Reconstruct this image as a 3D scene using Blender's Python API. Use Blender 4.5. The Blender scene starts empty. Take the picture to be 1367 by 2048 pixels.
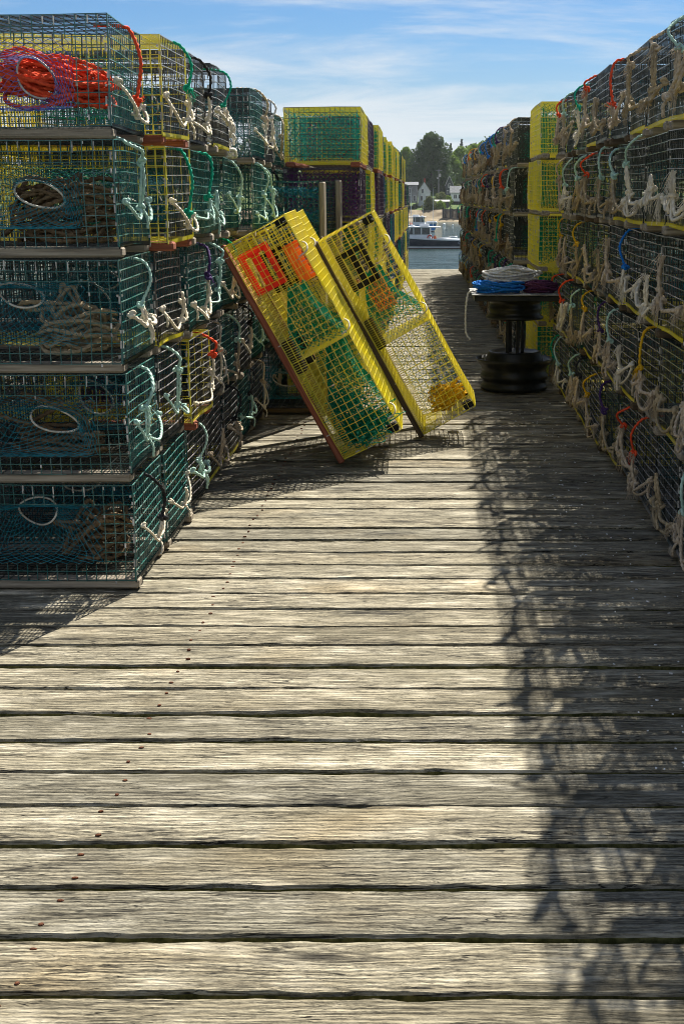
import bpy, math, random
import numpy as np
from mathutils import Vector, Matrix, Euler

SC = bpy.context.scene
COL = SC.collection
R = math.radians
random.seed(7)

# ------------------------------------------------------------------ camera
FPX = 2580.0                       # focal length in pixels of the 1367 x 2048 photograph
cam_d = bpy.data.cameras.new('camera')
cam = bpy.data.objects.new('camera', cam_d)
COL.objects.link(cam)
cam.location = (0, 0, 1.5)
cam.rotation_euler = (R(90 - 13.8), 0, 0)
cam_d.sensor_fit = 'VERTICAL'
cam_d.sensor_height = 36.0
cam_d.sensor_width = 24.0
cam_d.lens = FPX / 2048 * 36.0
cam_d.shift_x = -163 / 2048
cam_d.clip_start = 0.05
cam_d.clip_end = 6000
SC.camera = cam

# ------------------------------------------------------------------ sky and sun
SUN_AZ, SUN_EL = R(22.5), R(47)
world = bpy.data.worlds.new('World')
SC.world = world
world.use_nodes = True
wn = world.node_tree.nodes
wl = world.node_tree.links
wn.clear()
w_out = wn.new('ShaderNodeOutputWorld')
w_bg = wn.new('ShaderNodeBackground')
w_bg.inputs['Strength'].default_value = 0.05
sky = wn.new('ShaderNodeTexSky')
sky.sky_type = 'NISHITA'
sky.sun_disc = False
sky.sun_elevation = SUN_EL
sky.sun_rotation = SUN_AZ
sky.altitude = 0
sky.air_density = 1.0
sky.dust_density = 0.1
sky.ozone_density = 3.0
# thin cirrus: noise on the direction projected to a high flat layer
tc = wn.new('ShaderNodeTexCoord')
sep = wn.new('ShaderNodeSeparateXYZ')
wl.new(tc.outputs['Generated'], sep.inputs[0])
def wmath(op, a, b=None, c=None):
    n = wn.new('ShaderNodeMath'); n.operation = op
    for i, v in enumerate((a, b, c)):
        if v is None: continue
        if hasattr(v, 'is_output'): wl.new(v, n.inputs[i])
        else: n.inputs[i].default_value = v
    return n.outputs[0]
zz = wmath('ADD', wmath('MAXIMUM', sep.outputs['Z'], 0.0), 0.055)
px = wmath('DIVIDE', sep.outputs['X'], zz)
py = wmath('DIVIDE', sep.outputs['Y'], zz)
comb = wn.new('ShaderNodeCombineXYZ')
wl.new(wmath('ADD', wmath('MULTIPLY', px, 0.55), wmath('MULTIPLY', py, -0.10)), comb.inputs[0])
wl.new(wmath('MULTIPLY', py, 0.95), comb.inputs[1])
def wnoise(scale, detail, rough, dist=0.0, off=(0, 0, 0)):
    m = wn.new('ShaderNodeMapping'); m.inputs['Location'].default_value = off
    wl.new(comb.outputs[0], m.inputs['Vector'])
    n = wn.new('ShaderNodeTexNoise')
    n.inputs['Scale'].default_value = scale
    n.inputs['Detail'].default_value = detail
    n.inputs['Roughness'].default_value = rough
    n.inputs['Distortion'].default_value = dist
    wl.new(m.outputs[0], n.inputs['Vector'])
    return n.outputs[0]
n1 = wnoise(0.55, 7, 0.62, 0.6, (3.1, 1.7, 0))
n2 = wnoise(0.22, 3, 0.5, 0.2, (8.3, 4.1, 2))
cl = wmath('ADD', wmath('MULTIPLY', n1, 0.75), wmath('MULTIPLY', n2, 0.5))
mr = wn.new('ShaderNodeMapRange')
mr.interpolation_type = 'SMOOTHSTEP'
wl.new(cl, mr.inputs['Value'])
mr.inputs['From Min'].default_value = 0.53
mr.inputs['From Max'].default_value = 0.72
mr.inputs['To Min'].default_value = 0.0
mr.inputs['To Max'].default_value = 0.8
hz = wn.new('ShaderNodeMapRange'); hz.interpolation_type = 'SMOOTHSTEP'
wl.new(sep.outputs['Z'], hz.inputs['Value'])
hz.inputs['From Min'].default_value = -0.02; hz.inputs['From Max'].default_value = 0.13
hz.inputs['To Min'].default_value = 0.9; hz.inputs['To Max'].default_value = 0.0
hmix = wn.new('ShaderNodeMix'); hmix.data_type = 'RGBA'
tint = wn.new('ShaderNodeMix'); tint.data_type = 'RGBA'; tint.blend_type = 'MULTIPLY'; tint.inputs['Factor'].default_value = 1.0
wl.new(sky.outputs[0], tint.inputs['A']); tint.inputs['B'].default_value = (0.42, 0.60, 0.80, 1)
wl.new(hz.outputs[0], hmix.inputs['Factor']); wl.new(tint.outputs['Result'], hmix.inputs['A'])
hmix.inputs['B'].default_value = (4.8, 5.7, 6.4, 1)
mix = wn.new('ShaderNodeMix'); mix.data_type = 'RGBA'
wl.new(mr.outputs[0], mix.inputs['Factor'])
wl.new(hmix.outputs['Result'], mix.inputs['A'])
mix.inputs['B'].default_value = (6.9, 7.3, 7.7, 1)
wl.new(mix.outputs['Result'], w_bg.inputs['Color'])
wl.new(w_bg.outputs[0], w_out.inputs['Surface'])

sun_d = bpy.data.lights.new('sun', 'SUN')
sun_d.energy = 5.0
sun_d.angle = R(0.45)
sun_d.color = (1.0, 0.95, 0.85)
sun = bpy.data.objects.new('sun', sun_d)
COL.objects.link(sun)
SUNV = Vector((math.sin(SUN_AZ) * math.cos(SUN_EL), math.cos(SUN_AZ) * math.cos(SUN_EL), math.sin(SUN_EL)))
sun.rotation_euler = SUNV.to_track_quat('Z', 'Y').to_euler()
sun.location = (0, 0, 30)

SC.view_settings.view_transform = 'Standard'
SC.view_settings.look = 'None'
SC.view_settings.exposure = 1.2
SC.view_settings.gamma = 1.0
SC.view_settings.use_curve_mapping = False
SC.render.engine = 'CYCLES'
cy = SC.cycles
cy.use_adaptive_sampling = True
cy.adaptive_threshold = 0.012
cy.use_denoising = True
cy.pixel_filter_type = 'BLACKMAN_HARRIS'
cy.filter_width = 0.95
cy.max_bounces = 6
cy.diffuse_bounces = 3
cy.glossy_bounces = 3
cy.transmission_bounces = 4
cy.transparent_max_bounces = 8
cy.caustics_reflective = False
cy.caustics_refractive = False
cy.time_limit = 800

# ------------------------------------------------------------------ materials
class NB:
    """small helper around a material's node tree"""
    def __init__(s, name):
        s.m = bpy.data.materials.new(name); s.m.use_nodes = True
        s.t = s.m.node_tree; s.n = s.t.nodes; s.l = s.t.links
        s.b = s.n['Principled BSDF']
    def new(s, t, **kw):
        n = s.n.new(t)
        for k, v in kw.items(): setattr(n, k, v)
        return n
    def set(s, inp, v):
        if hasattr(v, 'is_output'): s.l.new(v, inp)
        else: inp.default_value = v
    def coords(s, scale=(1, 1, 1), rnd=True, kind='Object'):
        tc = s.new('ShaderNodeTexCoord')
        mp = s.new('ShaderNodeMapping'); mp.inputs['Scale'].default_value = scale
        src = tc.outputs[kind]
        if rnd:
            oi = s.new('ShaderNodeObjectInfo')
            mu = s.new('ShaderNodeMath', operation='MULTIPLY'); s.l.new(oi.outputs['Random'], mu.inputs[0]); mu.inputs[1].default_value = 37.0
            ad = s.new('ShaderNodeVectorMath', operation='ADD')
            s.l.new(src, ad.inputs[0]); s.l.new(mu.outputs[0], ad.inputs[1]); src = ad.outputs[0]
        s.l.new(src, mp.inputs['Vector'])
        return mp.outputs[0]
    def noise(s, vec, scale, detail=4, rough=0.55, dist=0.0):
        n = s.new('ShaderNodeTexNoise')
        s.l.new(vec, n.inputs['Vector'])
        n.inputs['Scale'].default_value = scale; n.inputs['Detail'].default_value = detail
        n.inputs['Roughness'].default_value = rough; n.inputs['Distortion'].default_value = dist
        return n.outputs[0]
    def ramp(s, fac, stops):
        r = s.new('ShaderNodeValToRGB'); s.l.new(fac, r.inputs[0])
        e = r.color_ramp.elements
        while len(e) < len(stops): e.new(0.5)
        for k, (p, c) in enumerate(stops):
            e[k].position = p; e[k].color = (c[0], c[1], c[2], 1) if not isinstance(c, (int, float)) else (c, c, c, 1)
        return r.outputs[0]
    def mixc(s, fac, a, b, mode='MIX'):
        m = s.new('ShaderNodeMix', data_type='RGBA', blend_type=mode)
        s.set(m.inputs['Factor'], fac)
        for key, v in (('A', a), ('B', b)):
            s.set(m.inputs[key], v if hasattr(v, 'is_output') else (v[0], v[1], v[2], 1))
        return m.outputs['Result']
    def math(s, op, a, b=0.0):
        m = s.new('ShaderNodeMath', operation=op); s.set(m.inputs[0], a); s.set(m.inputs[1], b)
        return m.outputs[0]
    def bump(s, h, strength, dist):
        b = s.new('ShaderNodeBump'); b.inputs['Strength'].default_value = strength; b.inputs['Distance'].default_value = dist
        s.l.new(h, b.inputs['Height']); s.l.new(b.outputs[0], s.b.inputs['Normal'])
    def col(s, c): s.set(s.b.inputs['Base Color'], c if hasattr(c, 'is_output') else (c[0], c[1], c[2], 1))
    def rough(s, v): s.set(s.b.inputs['Roughness'], v)
    def spec(s, v): s.b.inputs['Specular IOR Level'].default_value = v

M = {}
def mottled(name, a, b, scale=20, lo=0.4, hi=0.65, rough=0.5, spec=0.4, bump=0.0):
    k = NB(name); v = k.coords()
    n = k.noise(v, scale, 4)
    k.col(k.ramp(n, [(lo, a), (hi, b)])); k.rough(rough); k.spec(spec)
    if bump: k.bump(k.noise(v, scale * 3, 3), bump, 0.004)
    M[name] = k.m
    return k.m

def deck_wood():
    k = NB('deck_wood')
    g1 = k.noise(k.coords((2.6, 36, 36)), 1.0, 8, 0.72, 0.8)          # broad grain
    g2 = k.noise(k.coords((13, 210, 210)), 1.0, 4, 0.7)              # fine fibre
    cr = k.noise(k.coords((3.0, 55, 55)), 1.0, 4, 0.55, 1.1)          # splits
    bl = k.noise(k.coords((1.1, 3.2, 3.2)), 1.0, 4, 0.6)              # weather blotches
    bl2 = k.noise(k.coords((5, 16, 16)), 1.0, 3, 0.6)
    vk = k.new('ShaderNodeTexVoronoi'); vk.inputs['Scale'].default_value = 1.0; vk.inputs['Randomness'].default_value = 1.0; vk.voronoi_dimensions = '2D'
    k.l.new(k.coords((0.85, 3.4, 3.4)), vk.inputs['Vector'])
    kd = vk.outputs['Distance']
    knot_push = k.ramp(kd, [(0.0, 1.0), (0.30, 0.0)])
    sepx = k.new('ShaderNodeSeparateXYZ'); k.l.new(k.coords((0.5, 1, 1)), sepx.inputs[0])
    yy = k.math('ADD', sepx.outputs[1], k.math('MULTIPLY', knot_push, 0.045))
    cb = k.new('ShaderNodeCombineXYZ'); k.l.new(sepx.outputs[0], cb.inputs[0]); k.l.new(yy, cb.inputs[1]); k.l.new(sepx.outputs[2], cb.inputs[2])
    wv = k.new('ShaderNodeTexWave', wave_type='BANDS', bands_direction='Y'); k.l.new(cb.outputs[0], wv.inputs['Vector'])
    for nm_, v_ in (('Scale', 19.0), ('Distortion', 5.0), ('Detail', 4.0), ('Detail Scale', 1.6), ('Detail Roughness', 0.62)): wv.inputs[nm_].default_value = v_
    base = k.ramp(g1, [(0.30, (0.155, 0.138, 0.105)), (0.45, (0.32, 0.29, 0.225)), (0.62, (0.51, 0.475, 0.385))])
    c = k.mixc(1.0, base, k.ramp(wv.outputs['Fac'], [(0.0, 0.55), (0.28, 0.88), (0.6, 1.0)]), 'MULTIPLY')
    fib = k.ramp(g2, [(0.36, 0.34), (0.52, 1.0)])
    c = k.mixc(0.75, c, fib, 'MULTIPLY')
    sp = k.noise(k.coords((60, 150, 150)), 1.0, 3, 0.6)
    c = k.mixc(1.0, c, k.ramp(sp, [(0.34, 0.60), (0.50, 1.0)]), 'MULTIPLY')
    split = k.ramp(cr, [(0.470, 1.0), (0.492, 0.05), (0.508, 0.05), (0.53, 1.0)])
    mask = k.ramp(bl2, [(0.50, 0.0), (0.57, 1.0)])
    c = k.mixc(mask, c, k.mixc(1.0, c, split, 'MULTIPLY'))
    c = k.mixc(k.ramp(bl, [(0.48, 0.0), (0.64, 0.6)]), c, (0.17, 0.155, 0.115))
    c = k.mixc(k.ramp(bl2, [(0.30, 0.6), (0.46, 0.0)]), c, (0.66, 0.62, 0.53))
    warm = k.noise(k.coords((1.4, 2.2, 2.2)), 1.0, 3, 0.55)
    c = k.mixc(k.ramp(warm, [(0.58, 0.0), (0.72, 0.4)]), c, k.mixc(1.0, c, (1.0, 0.82, 0.55), 'MULTIPLY'))
    oi = k.new('ShaderNodeObjectInfo')
    tint = k.ramp(oi.outputs['Random'], [(0.0, (0.68, 0.67, 0.62)), (0.3, (1.06, 1.02, 0.91)), (0.55, (0.80, 0.76, 0.66)), (0.75, (0.97, 0.94, 0.85)), (1.0, (1.12, 1.08, 0.98))])
    c = k.mixc(1.0, c, tint, 'MULTIPLY')
    kn = k.ramp(kd, [(0.02, 0.18), (0.05, 0.5), (0.065, 0.95), (0.085, 0.45), (0.12, 1.0)])
    c = k.mixc(1.0, c, kn, 'MULTIPLY')
    k.col(c); k.rough(0.82); k.spec(0.2)
    h = k.math('ADD', k.math('MULTIPLY', g2, 0.8), k.math('ADD', g1, k.math('ADD', k.math('MULTIPLY', split, 0.9), k.math('MULTIPLY', wv.outputs['Fac'], 0.5))))
    k.bump(h, 1.0, 0.005)
    M['deck_wood'] = k.m
deck_wood()
mottled('moss_edge', (0.05, 0.052, 0.018), (0.14, 0.13, 0.05), 40, 0.4, 0.6, 0.95, 0.1, 0.6)
mottled('joist_wood', (0.04, 0.035, 0.025), (0.09, 0.08, 0.06), 12, rough=0.9, spec=0.1)
mottled('nail_rust', (0.06, 0.02, 0.010), (0.15, 0.055, 0.022), 200, rough=0.9, spec=0.2)

def runner_mat(name, a, b):
    k = NB(name); g = k.noise(k.coords((3, 70, 70)), 1, 5, 0.65)
    k.col(k.ramp(g, [(0.3, a), (0.65, b)])); k.rough(0.85); k.spec(0.15)
    k.bump(g, 0.6, 0.003); M[name] = k.m
runner_mat('runner_grey', (0.13, 0.105, 0.075), (0.36, 0.31, 0.24))
runner_mat('runner_red', (0.17, 0.045, 0.025), (0.34, 0.12, 0.07))
runner_mat('runner_dark', (0.05, 0.035, 0.02), (0.13, 0.095, 0.06))

def wire_mat(name, c, pale, amt, rough=0.35):
    k = NB(name); v = k.coords()
    n = k.noise(v, 9, 5, 0.7)
    k.col(k.mixc(k.ramp(n, [(0.62 - amt * 0.4, 0.0), (0.82 - amt * 0.4, amt)]), c, pale))
    k.rough(rough); k.spec(0.5); M[name] = k.m
wire_mat('wire_green', (0.006, 0.080, 0.072), (0.24, 0.33, 0.31), 0.36, 0.25)
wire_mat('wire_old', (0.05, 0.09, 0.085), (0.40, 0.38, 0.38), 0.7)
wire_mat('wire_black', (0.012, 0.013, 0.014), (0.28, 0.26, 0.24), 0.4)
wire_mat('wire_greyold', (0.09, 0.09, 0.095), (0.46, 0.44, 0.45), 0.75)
wire_mat('wire_oldshade', (0.014, 0.024, 0.022), (0.30, 0.28, 0.26), 0.45)  # darkened copy of wire_old for end uprights, shade put into the colour
wire_mat('wire_green_lit', (0.012, 0.16, 0.14), (0.30, 0.40, 0.37), 0.5, 0.3)  # brightened copy of wire_green, sunlight on end bars put into the colour
wire_mat('wire_shade', (0.005, 0.010, 0.009), (0.06, 0.06, 0.055), 0.25)  # near-black wire: the dimness of the stacked cages is painted in
wire_mat('wire_yellow', (0.78, 0.66, 0.012), (0.50, 0.44, 0.20), 0.5)
wire_mat('wire_yellow_dull', (0.58, 0.48, 0.010), (0.45, 0.40, 0.20), 0.4)
wire_mat('wire_blue', (0.015, 0.10, 0.17), (0.25, 0.3, 0.32), 0.35)
wire_mat('wire_purple', (0.045, 0.02, 0.06), (0.3, 0.25, 0.3), 0.35)
mottled('clip_pale', (0.25, 0.24, 0.22), (0.60, 0.58, 0.54), 30, rough=0.5)

def rope_mat(name, a, b):
    k = NB(name); v = k.coords()
    n = k.noise(v, 60, 5, 0.7); n2 = k.noise(v, 9, 3)
    c = k.ramp(n, [(0.3, a), (0.68, b)])
    c = k.mixc(k.ramp(n2, [(0.5, 0.0), (0.7, 0.45)]), c, (a[0] * 0.7, a[1] * 0.72, a[2] * 0.72))
    k.col(c); k.rough(0.85); k.spec(0.15)
    k.bump(k.noise(v, 420, 3), 0.5, 0.002); M[name] = k.m
rope_mat('rope_tan', (0.36, 0.26, 0.16), (0.66, 0.55, 0.41))
rope_mat('rope_brown', (0.09, 0.055, 0.03), (0.26, 0.18, 0.10))
rope_mat('rope_olive', (0.25, 0.185, 0.10), (0.50, 0.40, 0.26))
rope_mat('rope_white', (0.55, 0.52, 0.46), (0.80, 0.78, 0.72))
rope_mat('rope_cream', (0.60, 0.52, 0.38), (0.82, 0.74, 0.60))
rope_mat('rope_aqua', (0.30, 0.50, 0.42), (0.55, 0.72, 0.62))
rope_mat('rope_green', (0.004, 0.22, 0.13), (0.02, 0.45, 0.28))
rope_mat('rope_orange', (0.62, 0.045, 0.015), (0.88, 0.12, 0.04))
rope_mat('rope_purple', (0.03, 0.015, 0.07), (0.10, 0.05, 0.17))
rope_mat('rope_plum', (0.05, 0.012, 0.045), (0.15, 0.05, 0.12))
rope_mat('rope_black', (0.012, 0.012, 0.014), (0.05, 0.05, 0.05))
rope_mat('rope_yellow', (0.55, 0.28, 0.01), (0.80, 0.50, 0.03))
rope_mat('rope_blue', (0.005, 0.10, 0.42), (0.03, 0.26, 0.72))
mottled('twine_green', (0.004, 0.20, 0.12), (0.02, 0.42, 0.26), 40, rough=0.8, spec=0.15)
mottled('twine_teal', (0.008, 0.26, 0.24), (0.05, 0.52, 0.48), 40, rough=0.8, spec=0.15)
mottled('twine_purple', (0.07, 0.012, 0.10), (0.22, 0.06, 0.26), 40, rough=0.8, spec=0.15)
mottled('twine_blue', (0.05, 0.07, 0.28), (0.20, 0.24, 0.50), 40, rough=0.8, spec=0.15)
mottled('twine_darkteal', (0.005, 0.11, 0.14), (0.025, 0.22, 0.27), 40, rough=0.8, spec=0.15)
mottled('ring_white', (0.40, 0.37, 0.30), (0.68, 0.64, 0.55), 40, rough=0.6)
mottled('vent_red', (0.70, 0.035, 0.012), (0.85, 0.07, 0.02), 10, rough=0.45)
mottled('vent_orange', (0.80, 0.19, 0.03), (0.88, 0.28, 0.06), 10, rough=0.45)
def backlit(name, amt):
    m = M[name]; nt = m.node_tree; b = nt.nodes['Principled BSDF']; src = b.inputs['Base Color'].links[0].from_socket
    tr = nt.nodes.new('ShaderNodeBsdfTranslucent'); mx = nt.nodes.new('ShaderNodeMixShader'); mx.inputs[0].default_value = amt
    nt.links.new(src, tr.inputs['Color']); nt.links.new(b.outputs[0], mx.inputs[1]); nt.links.new(tr.outputs[0], mx.inputs[2])
    nt.links.new(mx.outputs[0], nt.nodes['Material Output'].inputs['Surface'])
backlit('vent_red', 0.45); backlit('vent_orange', 0.45); backlit('twine_green', 0.4); backlit('twine_teal', 0.45); backlit('twine_purple', 0.25)
mottled('vent_black', (0.006, 0.006, 0.006), (0.015, 0.015, 0.015), 10, rough=0.6, spec=0.15)
mottled('ballast', (0.02, 0.02, 0.02), (0.06, 0.055, 0.05), 40, rough=0.9, spec=0.1, bump=0.5)
mottled('steel_black', (0.005, 0.006, 0.005), (0.022, 0.021, 0.014), 9, rough=0.38, spec=0.22, bump=0.1)
mottled('plate_grey', (0.10, 0.10, 0.09), (0.30, 0.29, 0.26), 9, rough=0.55, spec=0.4, bump=0.2)
mottled('shell_white', (0.6, 0.58, 0.55), (0.8, 0.8, 0.78), 30, rough=0.7)

# ------------------------------------------------------------------ mesh helpers
class MB:
    def __init__(s):
        s.v = []; s.f = []; s.m = []; s.segs = []; s.n = 0
    def add(s, verts, faces, mat=0):
        o = s.n
        s.v.append(np.asarray(verts, dtype=float)); s.n += len(verts)
        s.f.extend([tuple(i + o for i in f) for f in faces]); s.m.extend([mat] * len(faces))
    def wire(s, p, q, r, mat=0, seg=1):
        p = np.asarray(p, float); q = np.asarray(q, float)
        for k in range(seg):
            s.segs.append((p + (q - p) * (k / seg), p + (q - p) * ((k + 1) / seg), r, mat))
    def box(s, c, d, mat=0, rot=None):
        v = np.array([[x, y, z] for x in (-.5, .5) for y in (-.5, .5) for z in (-.5, .5)]) * np.array(d)
        if rot is not None: v = v @ np.array(rot.to_matrix()).T
        v = v + np.array(c)
        s.add(v, [(0, 1, 3, 2), (4, 6, 7, 5), (0, 4, 5, 1), (2, 3, 7, 6), (0, 2, 6, 4), (1, 5, 7, 3)], mat)
    def bbox(s, c, d, b=0.004, mat=0, rot=None):
        """box with chamfered edges"""
        h = np.array(d) / 2.0; b = min(b, h.min() * 0.9)
        vs = []; idx = {}
        for sx in (-1, 1):
            for sy in (-1, 1):
                for sz in (-1, 1):
                    sg = np.array((sx, sy, sz))
                    for ax in range(3):
                        p = sg * (h - b); p[ax] = sg[ax] * h[ax]
                        idx[(sx, sy, sz, ax)] = len(vs); vs.append(p)
        v = np.array(vs)
        fs = []
        for ax in range(3):
            a, c2 = [i for i in range(3) if i != ax]
            for sg in (-1, 1):
                loop = []
                for (i, j) in ((-1, -1), (1, -1), (1, 1), (-1, 1)):
                    t = [0, 0, 0]; t[ax] = sg; t[a] = i; t[c2] = j
                    loop.append(idx[(t[0], t[1], t[2], ax)])
                fs.append(loop)
            for i in (-1, 1):
                for j in (-1, 1):
                    t0 = [0, 0, 0]; t0[ax] = -1; t0[a] = i; t0[c2] = j
                    t1 = list(t0); t1[ax] = 1
                    fs.append([idx[(*t0, a)], idx[(*t1, a)], idx[(*t1, c2)], idx[(*t0, c2)]])
        for sx in (-1, 1):
            for sy in (-1, 1):
                for sz in (-1, 1):
                    fs.append([idx[(sx, sy, sz, 0)], idx[(sx, sy, sz, 1)], idx[(sx, sy, sz, 2)]])
        out = []
        for f in fs:                                   # outward winding
            p = v[f]; nn = np.cross(p[1] - p[0], p[2] - p[0])
            out.append(f if np.dot(nn, p.mean(0)) > 0 else f[::-1])
        if rot is not None: v = v @ np.array(rot.to_matrix()).T
        s.add(v + np.array(c), out, mat)
    def tube(s, pts, r, n=6, mat=0, lobes=0, lay=None, closed=False, rend=None):
        P = np.asarray(pts, float); m = len(P)
        T = np.zeros_like(P)
        if closed:
            T = np.roll(P, -1, 0) - np.roll(P, 1, 0)
        else:
            T[1:-1] = P[2:] - P[:-2]; T[0] = P[1] - P[0]; T[-1] = P[-1] - P[-2]
        T /= np.linalg.norm(T, axis=1)[:, None] + 1e-12
        up = np.array([0, 0, 1.0]) if abs(T[0][2]) < 0.9 else np.array([1.0, 0, 0])
        N = np.zeros_like(P); nn = np.cross(T[0], up); N[0] = nn / np.linalg.norm(nn)
        for i in range(1, m):
            q = N[i - 1] - T[i] * np.dot(N[i - 1], T[i]); N[i] = q / (np.linalg.norm(q) + 1e-12)
        B = np.cross(T, N)
        ds = np.concatenate([[0], np.cumsum(np.linalg.norm(np.diff(P, axis=0), axis=1))])
        a = np.arange(n) * 2 * math.pi / n
        rr = np.full(m, r) if rend is None else np.linspace(r, rend, m)
        tw = (2 * math.pi / lay) * ds if lay else np.zeros(m)
        rad = np.ones(n) if not lobes else 0.88 + 0.24 * np.cos(lobes * a)
        ang = a[None, :] + tw[:, None]
        V = P[:, None, :] + (rr[:, None] * rad[None, :])[..., None] * (np.cos(ang)[..., None] * N[:, None, :] + np.sin(ang)[..., None] * B[:, None, :])
        V = V.reshape(-1, 3)
        F = []
        last = m if closed else m - 1
        for i in range(last):
            i2 = (i + 1) % m
            for k in range(n):
                k2 = (k + 1) % n
                F.append((i * n + k, i * n + k2, i2 * n + k2, i2 * n + k))
        if not closed:
            F.append(tuple(range(n - 1, -1, -1))); F.append(tuple((m - 1) * n + k for k in range(n)))
        s.add(V, F, mat)
    def rope(s, pts, r, mat=0, closed=False):
        s.tube(resample(pts, r * 1.15, closed), r, 9, mat, 3, r * 11.0, closed)
    def lathe(s, prof, n=32, c=(0, 0, 0), mat=0):
        V = []
        for (r, z) in prof:
            for k in range(n):
                a = 2 * math.pi * k / n; V.append((c[0] + r * math.cos(a), c[1] + r * math.sin(a), c[2] + z))
        F = []
        for i in range(len(prof) - 1):
            for k in range(n):
                k2 = (k + 1) % n; F.append((i * n + k, i * n + k2, (i + 1) * n + k2, (i + 1) * n + k))
        F.append(tuple(range(n - 1, -1, -1))); F.append(tuple((len(prof) - 1) * n + k for k in range(n)))
        s.add(V, F, mat)
    def mesh(s, name, nmat=1, smooth=False, disp=None, sides=4):
        V = [np.concatenate(s.v)] if s.v else []
        F = list(s.f); Mi = list(s.m); base = s.n
        if s.segs:
            A = np.array([x[0] for x in s.segs]); B = np.array([x[1] for x in s.segs])
            if disp is not None: A = disp(A); B = disp(B)
            rr = np.array([x[2] for x in s.segs])
            D = B - A; D /= np.linalg.norm(D, axis=1)[:, None] + 1e-12
            up = np.where((np.abs(D[:, 2]) < 0.9)[:, None], np.array([[0, 0, 1.0]]), np.array([[1.0, 0, 0]]))
            N = np.cross(D, up); N /= np.linalg.norm(N, axis=1)[:, None]
            Bn = np.cross(D, N)
            k = sides
            ang = np.arange(k) * 2 * math.pi / k + math.pi / 4
            off = rr[:, None, None] * (np.cos(ang)[None, :, None] * N[:, None, :] + np.sin(ang)[None, :, None] * Bn[:, None, :])
            VV = np.concatenate([A[:, None, :] + off, B[:, None, :] + off], 1)          # (S, 2k, 3)
            V.append(VV.reshape(-1, 3))
            for i, x in enumerate(s.segs):
                o = base + i * 2 * k
                for q in range(k):
                    q2 = (q + 1) % k
                    F.append((o + q, o + q2, o + k + q2, o + k + q)); Mi.append(x[3])
        me = bpy.data.meshes.new(name)
        me.from_pydata(np.concatenate(V).tolist(), [], F)
        for _ in range(nmat): me.materials.append(None)
        me.polygons.foreach_set('material_index', Mi)
        if smooth: me.polygons.foreach_set('use_smooth', [True] * len(F))
        me.update()
        return me

def resample(pts, step, closed=False):
    P = [np.asarray(p, float) for p in pts]
    n = len(P)
    out = []
    rng = range(n if closed else n - 1)
    for i in rng:
        if closed:
            p0, p1, p2, p3 = P[(i - 1) % n], P[i], P[(i + 1) % n], P[(i + 2) % n]
        else:
            p0 = P[max(i - 1, 0)]; p1 = P[i]; p2 = P[i + 1]; p3 = P[min(i + 2, n - 1)]
        k = max(2, int(np.linalg.norm(p2 - p1) / step))
        t = np.arange(k)[:, None] / k
        out.append(0.5 * ((2 * p1) + (-p0 + p2) * t + (2 * p0 - 5 * p1 + 4 * p2 - p3) * t ** 2 + (-p0 + 3 * p1 - 3 * p2 + p3) * t ** 3))
    r = np.concatenate(out)
    if not closed: r = np.concatenate([r, [P[-1]]])
    return r

def net(mb, P, nu, nv, r, mat=0, closed=False, skip=0.0, rng=None):
    """diamond netting over a surface P(u, v), u and v in 0..1"""
    for i in range(nu):
        for j in range(nv + 1):
            if (i + j) % 2: continue
            a = P(i / nu, j / nv)
            for dj in (1, -1):
                if 0 <= j + dj <= nv and not (rng and rng.random() < skip):
                    ii = (i + 1) % nu if closed else i + 1
                    mb.wire(a, P(ii / nu, (j + dj) / nv), r, mat)

def obj(name, me, mats, parent=None, loc=(0, 0, 0), rot=None):
    o = bpy.data.objects.new(name, me); COL.objects.link(o)
    if parent is not None: o.parent = parent
    o.location = loc
    if rot is not None: o.rotation_euler = rot
    if isinstance(mats, str): mats = [mats]
    for i, m in enumerate(mats):
        if i < len(o.material_slots):
            o.material_slots[i].link = 'OBJECT'; o.material_slots[i].material = M[m]
    return o
def tag(o, label, cat, group=None):
    o['label'] = label; o['category'] = cat
    if group: o['group'] = group
    return o
def thing(name, label, cat, group=None, loc=(0, 0, 0), rot=(0, 0, 0)):
    o = bpy.data.objects.new(name, None); COL.objects.link(o)
    o.empty_display_size = 0.1
    o.location = loc; o.rotation_euler = rot
    return tag(o, label, cat, group)
def struct(o):
    o['kind'] = 'structure'; return o
def stuff(o):
    o['kind'] = 'stuff'; return o
ORD = ['first', 'second', 'third', 'fourth', 'fifth', 'sixth', 'seventh', 'eighth', 'ninth', 'tenth', 'eleventh', 'twelfth', 'thirteenth',
       'fourteenth', 'fifteenth', 'sixteenth', 'seventeenth', 'eighteenth', 'nineteenth', 'twentieth', 'twenty-first', 'twenty-second',
       'twenty-third', 'twenty-fourth', 'twenty-fifth', 'twenty-sixth', 'twenty-seventh', 'twenty-eighth']
ROWN = ['bottom', 'second lowest', 'middle', 'second highest', 'top']

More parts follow.
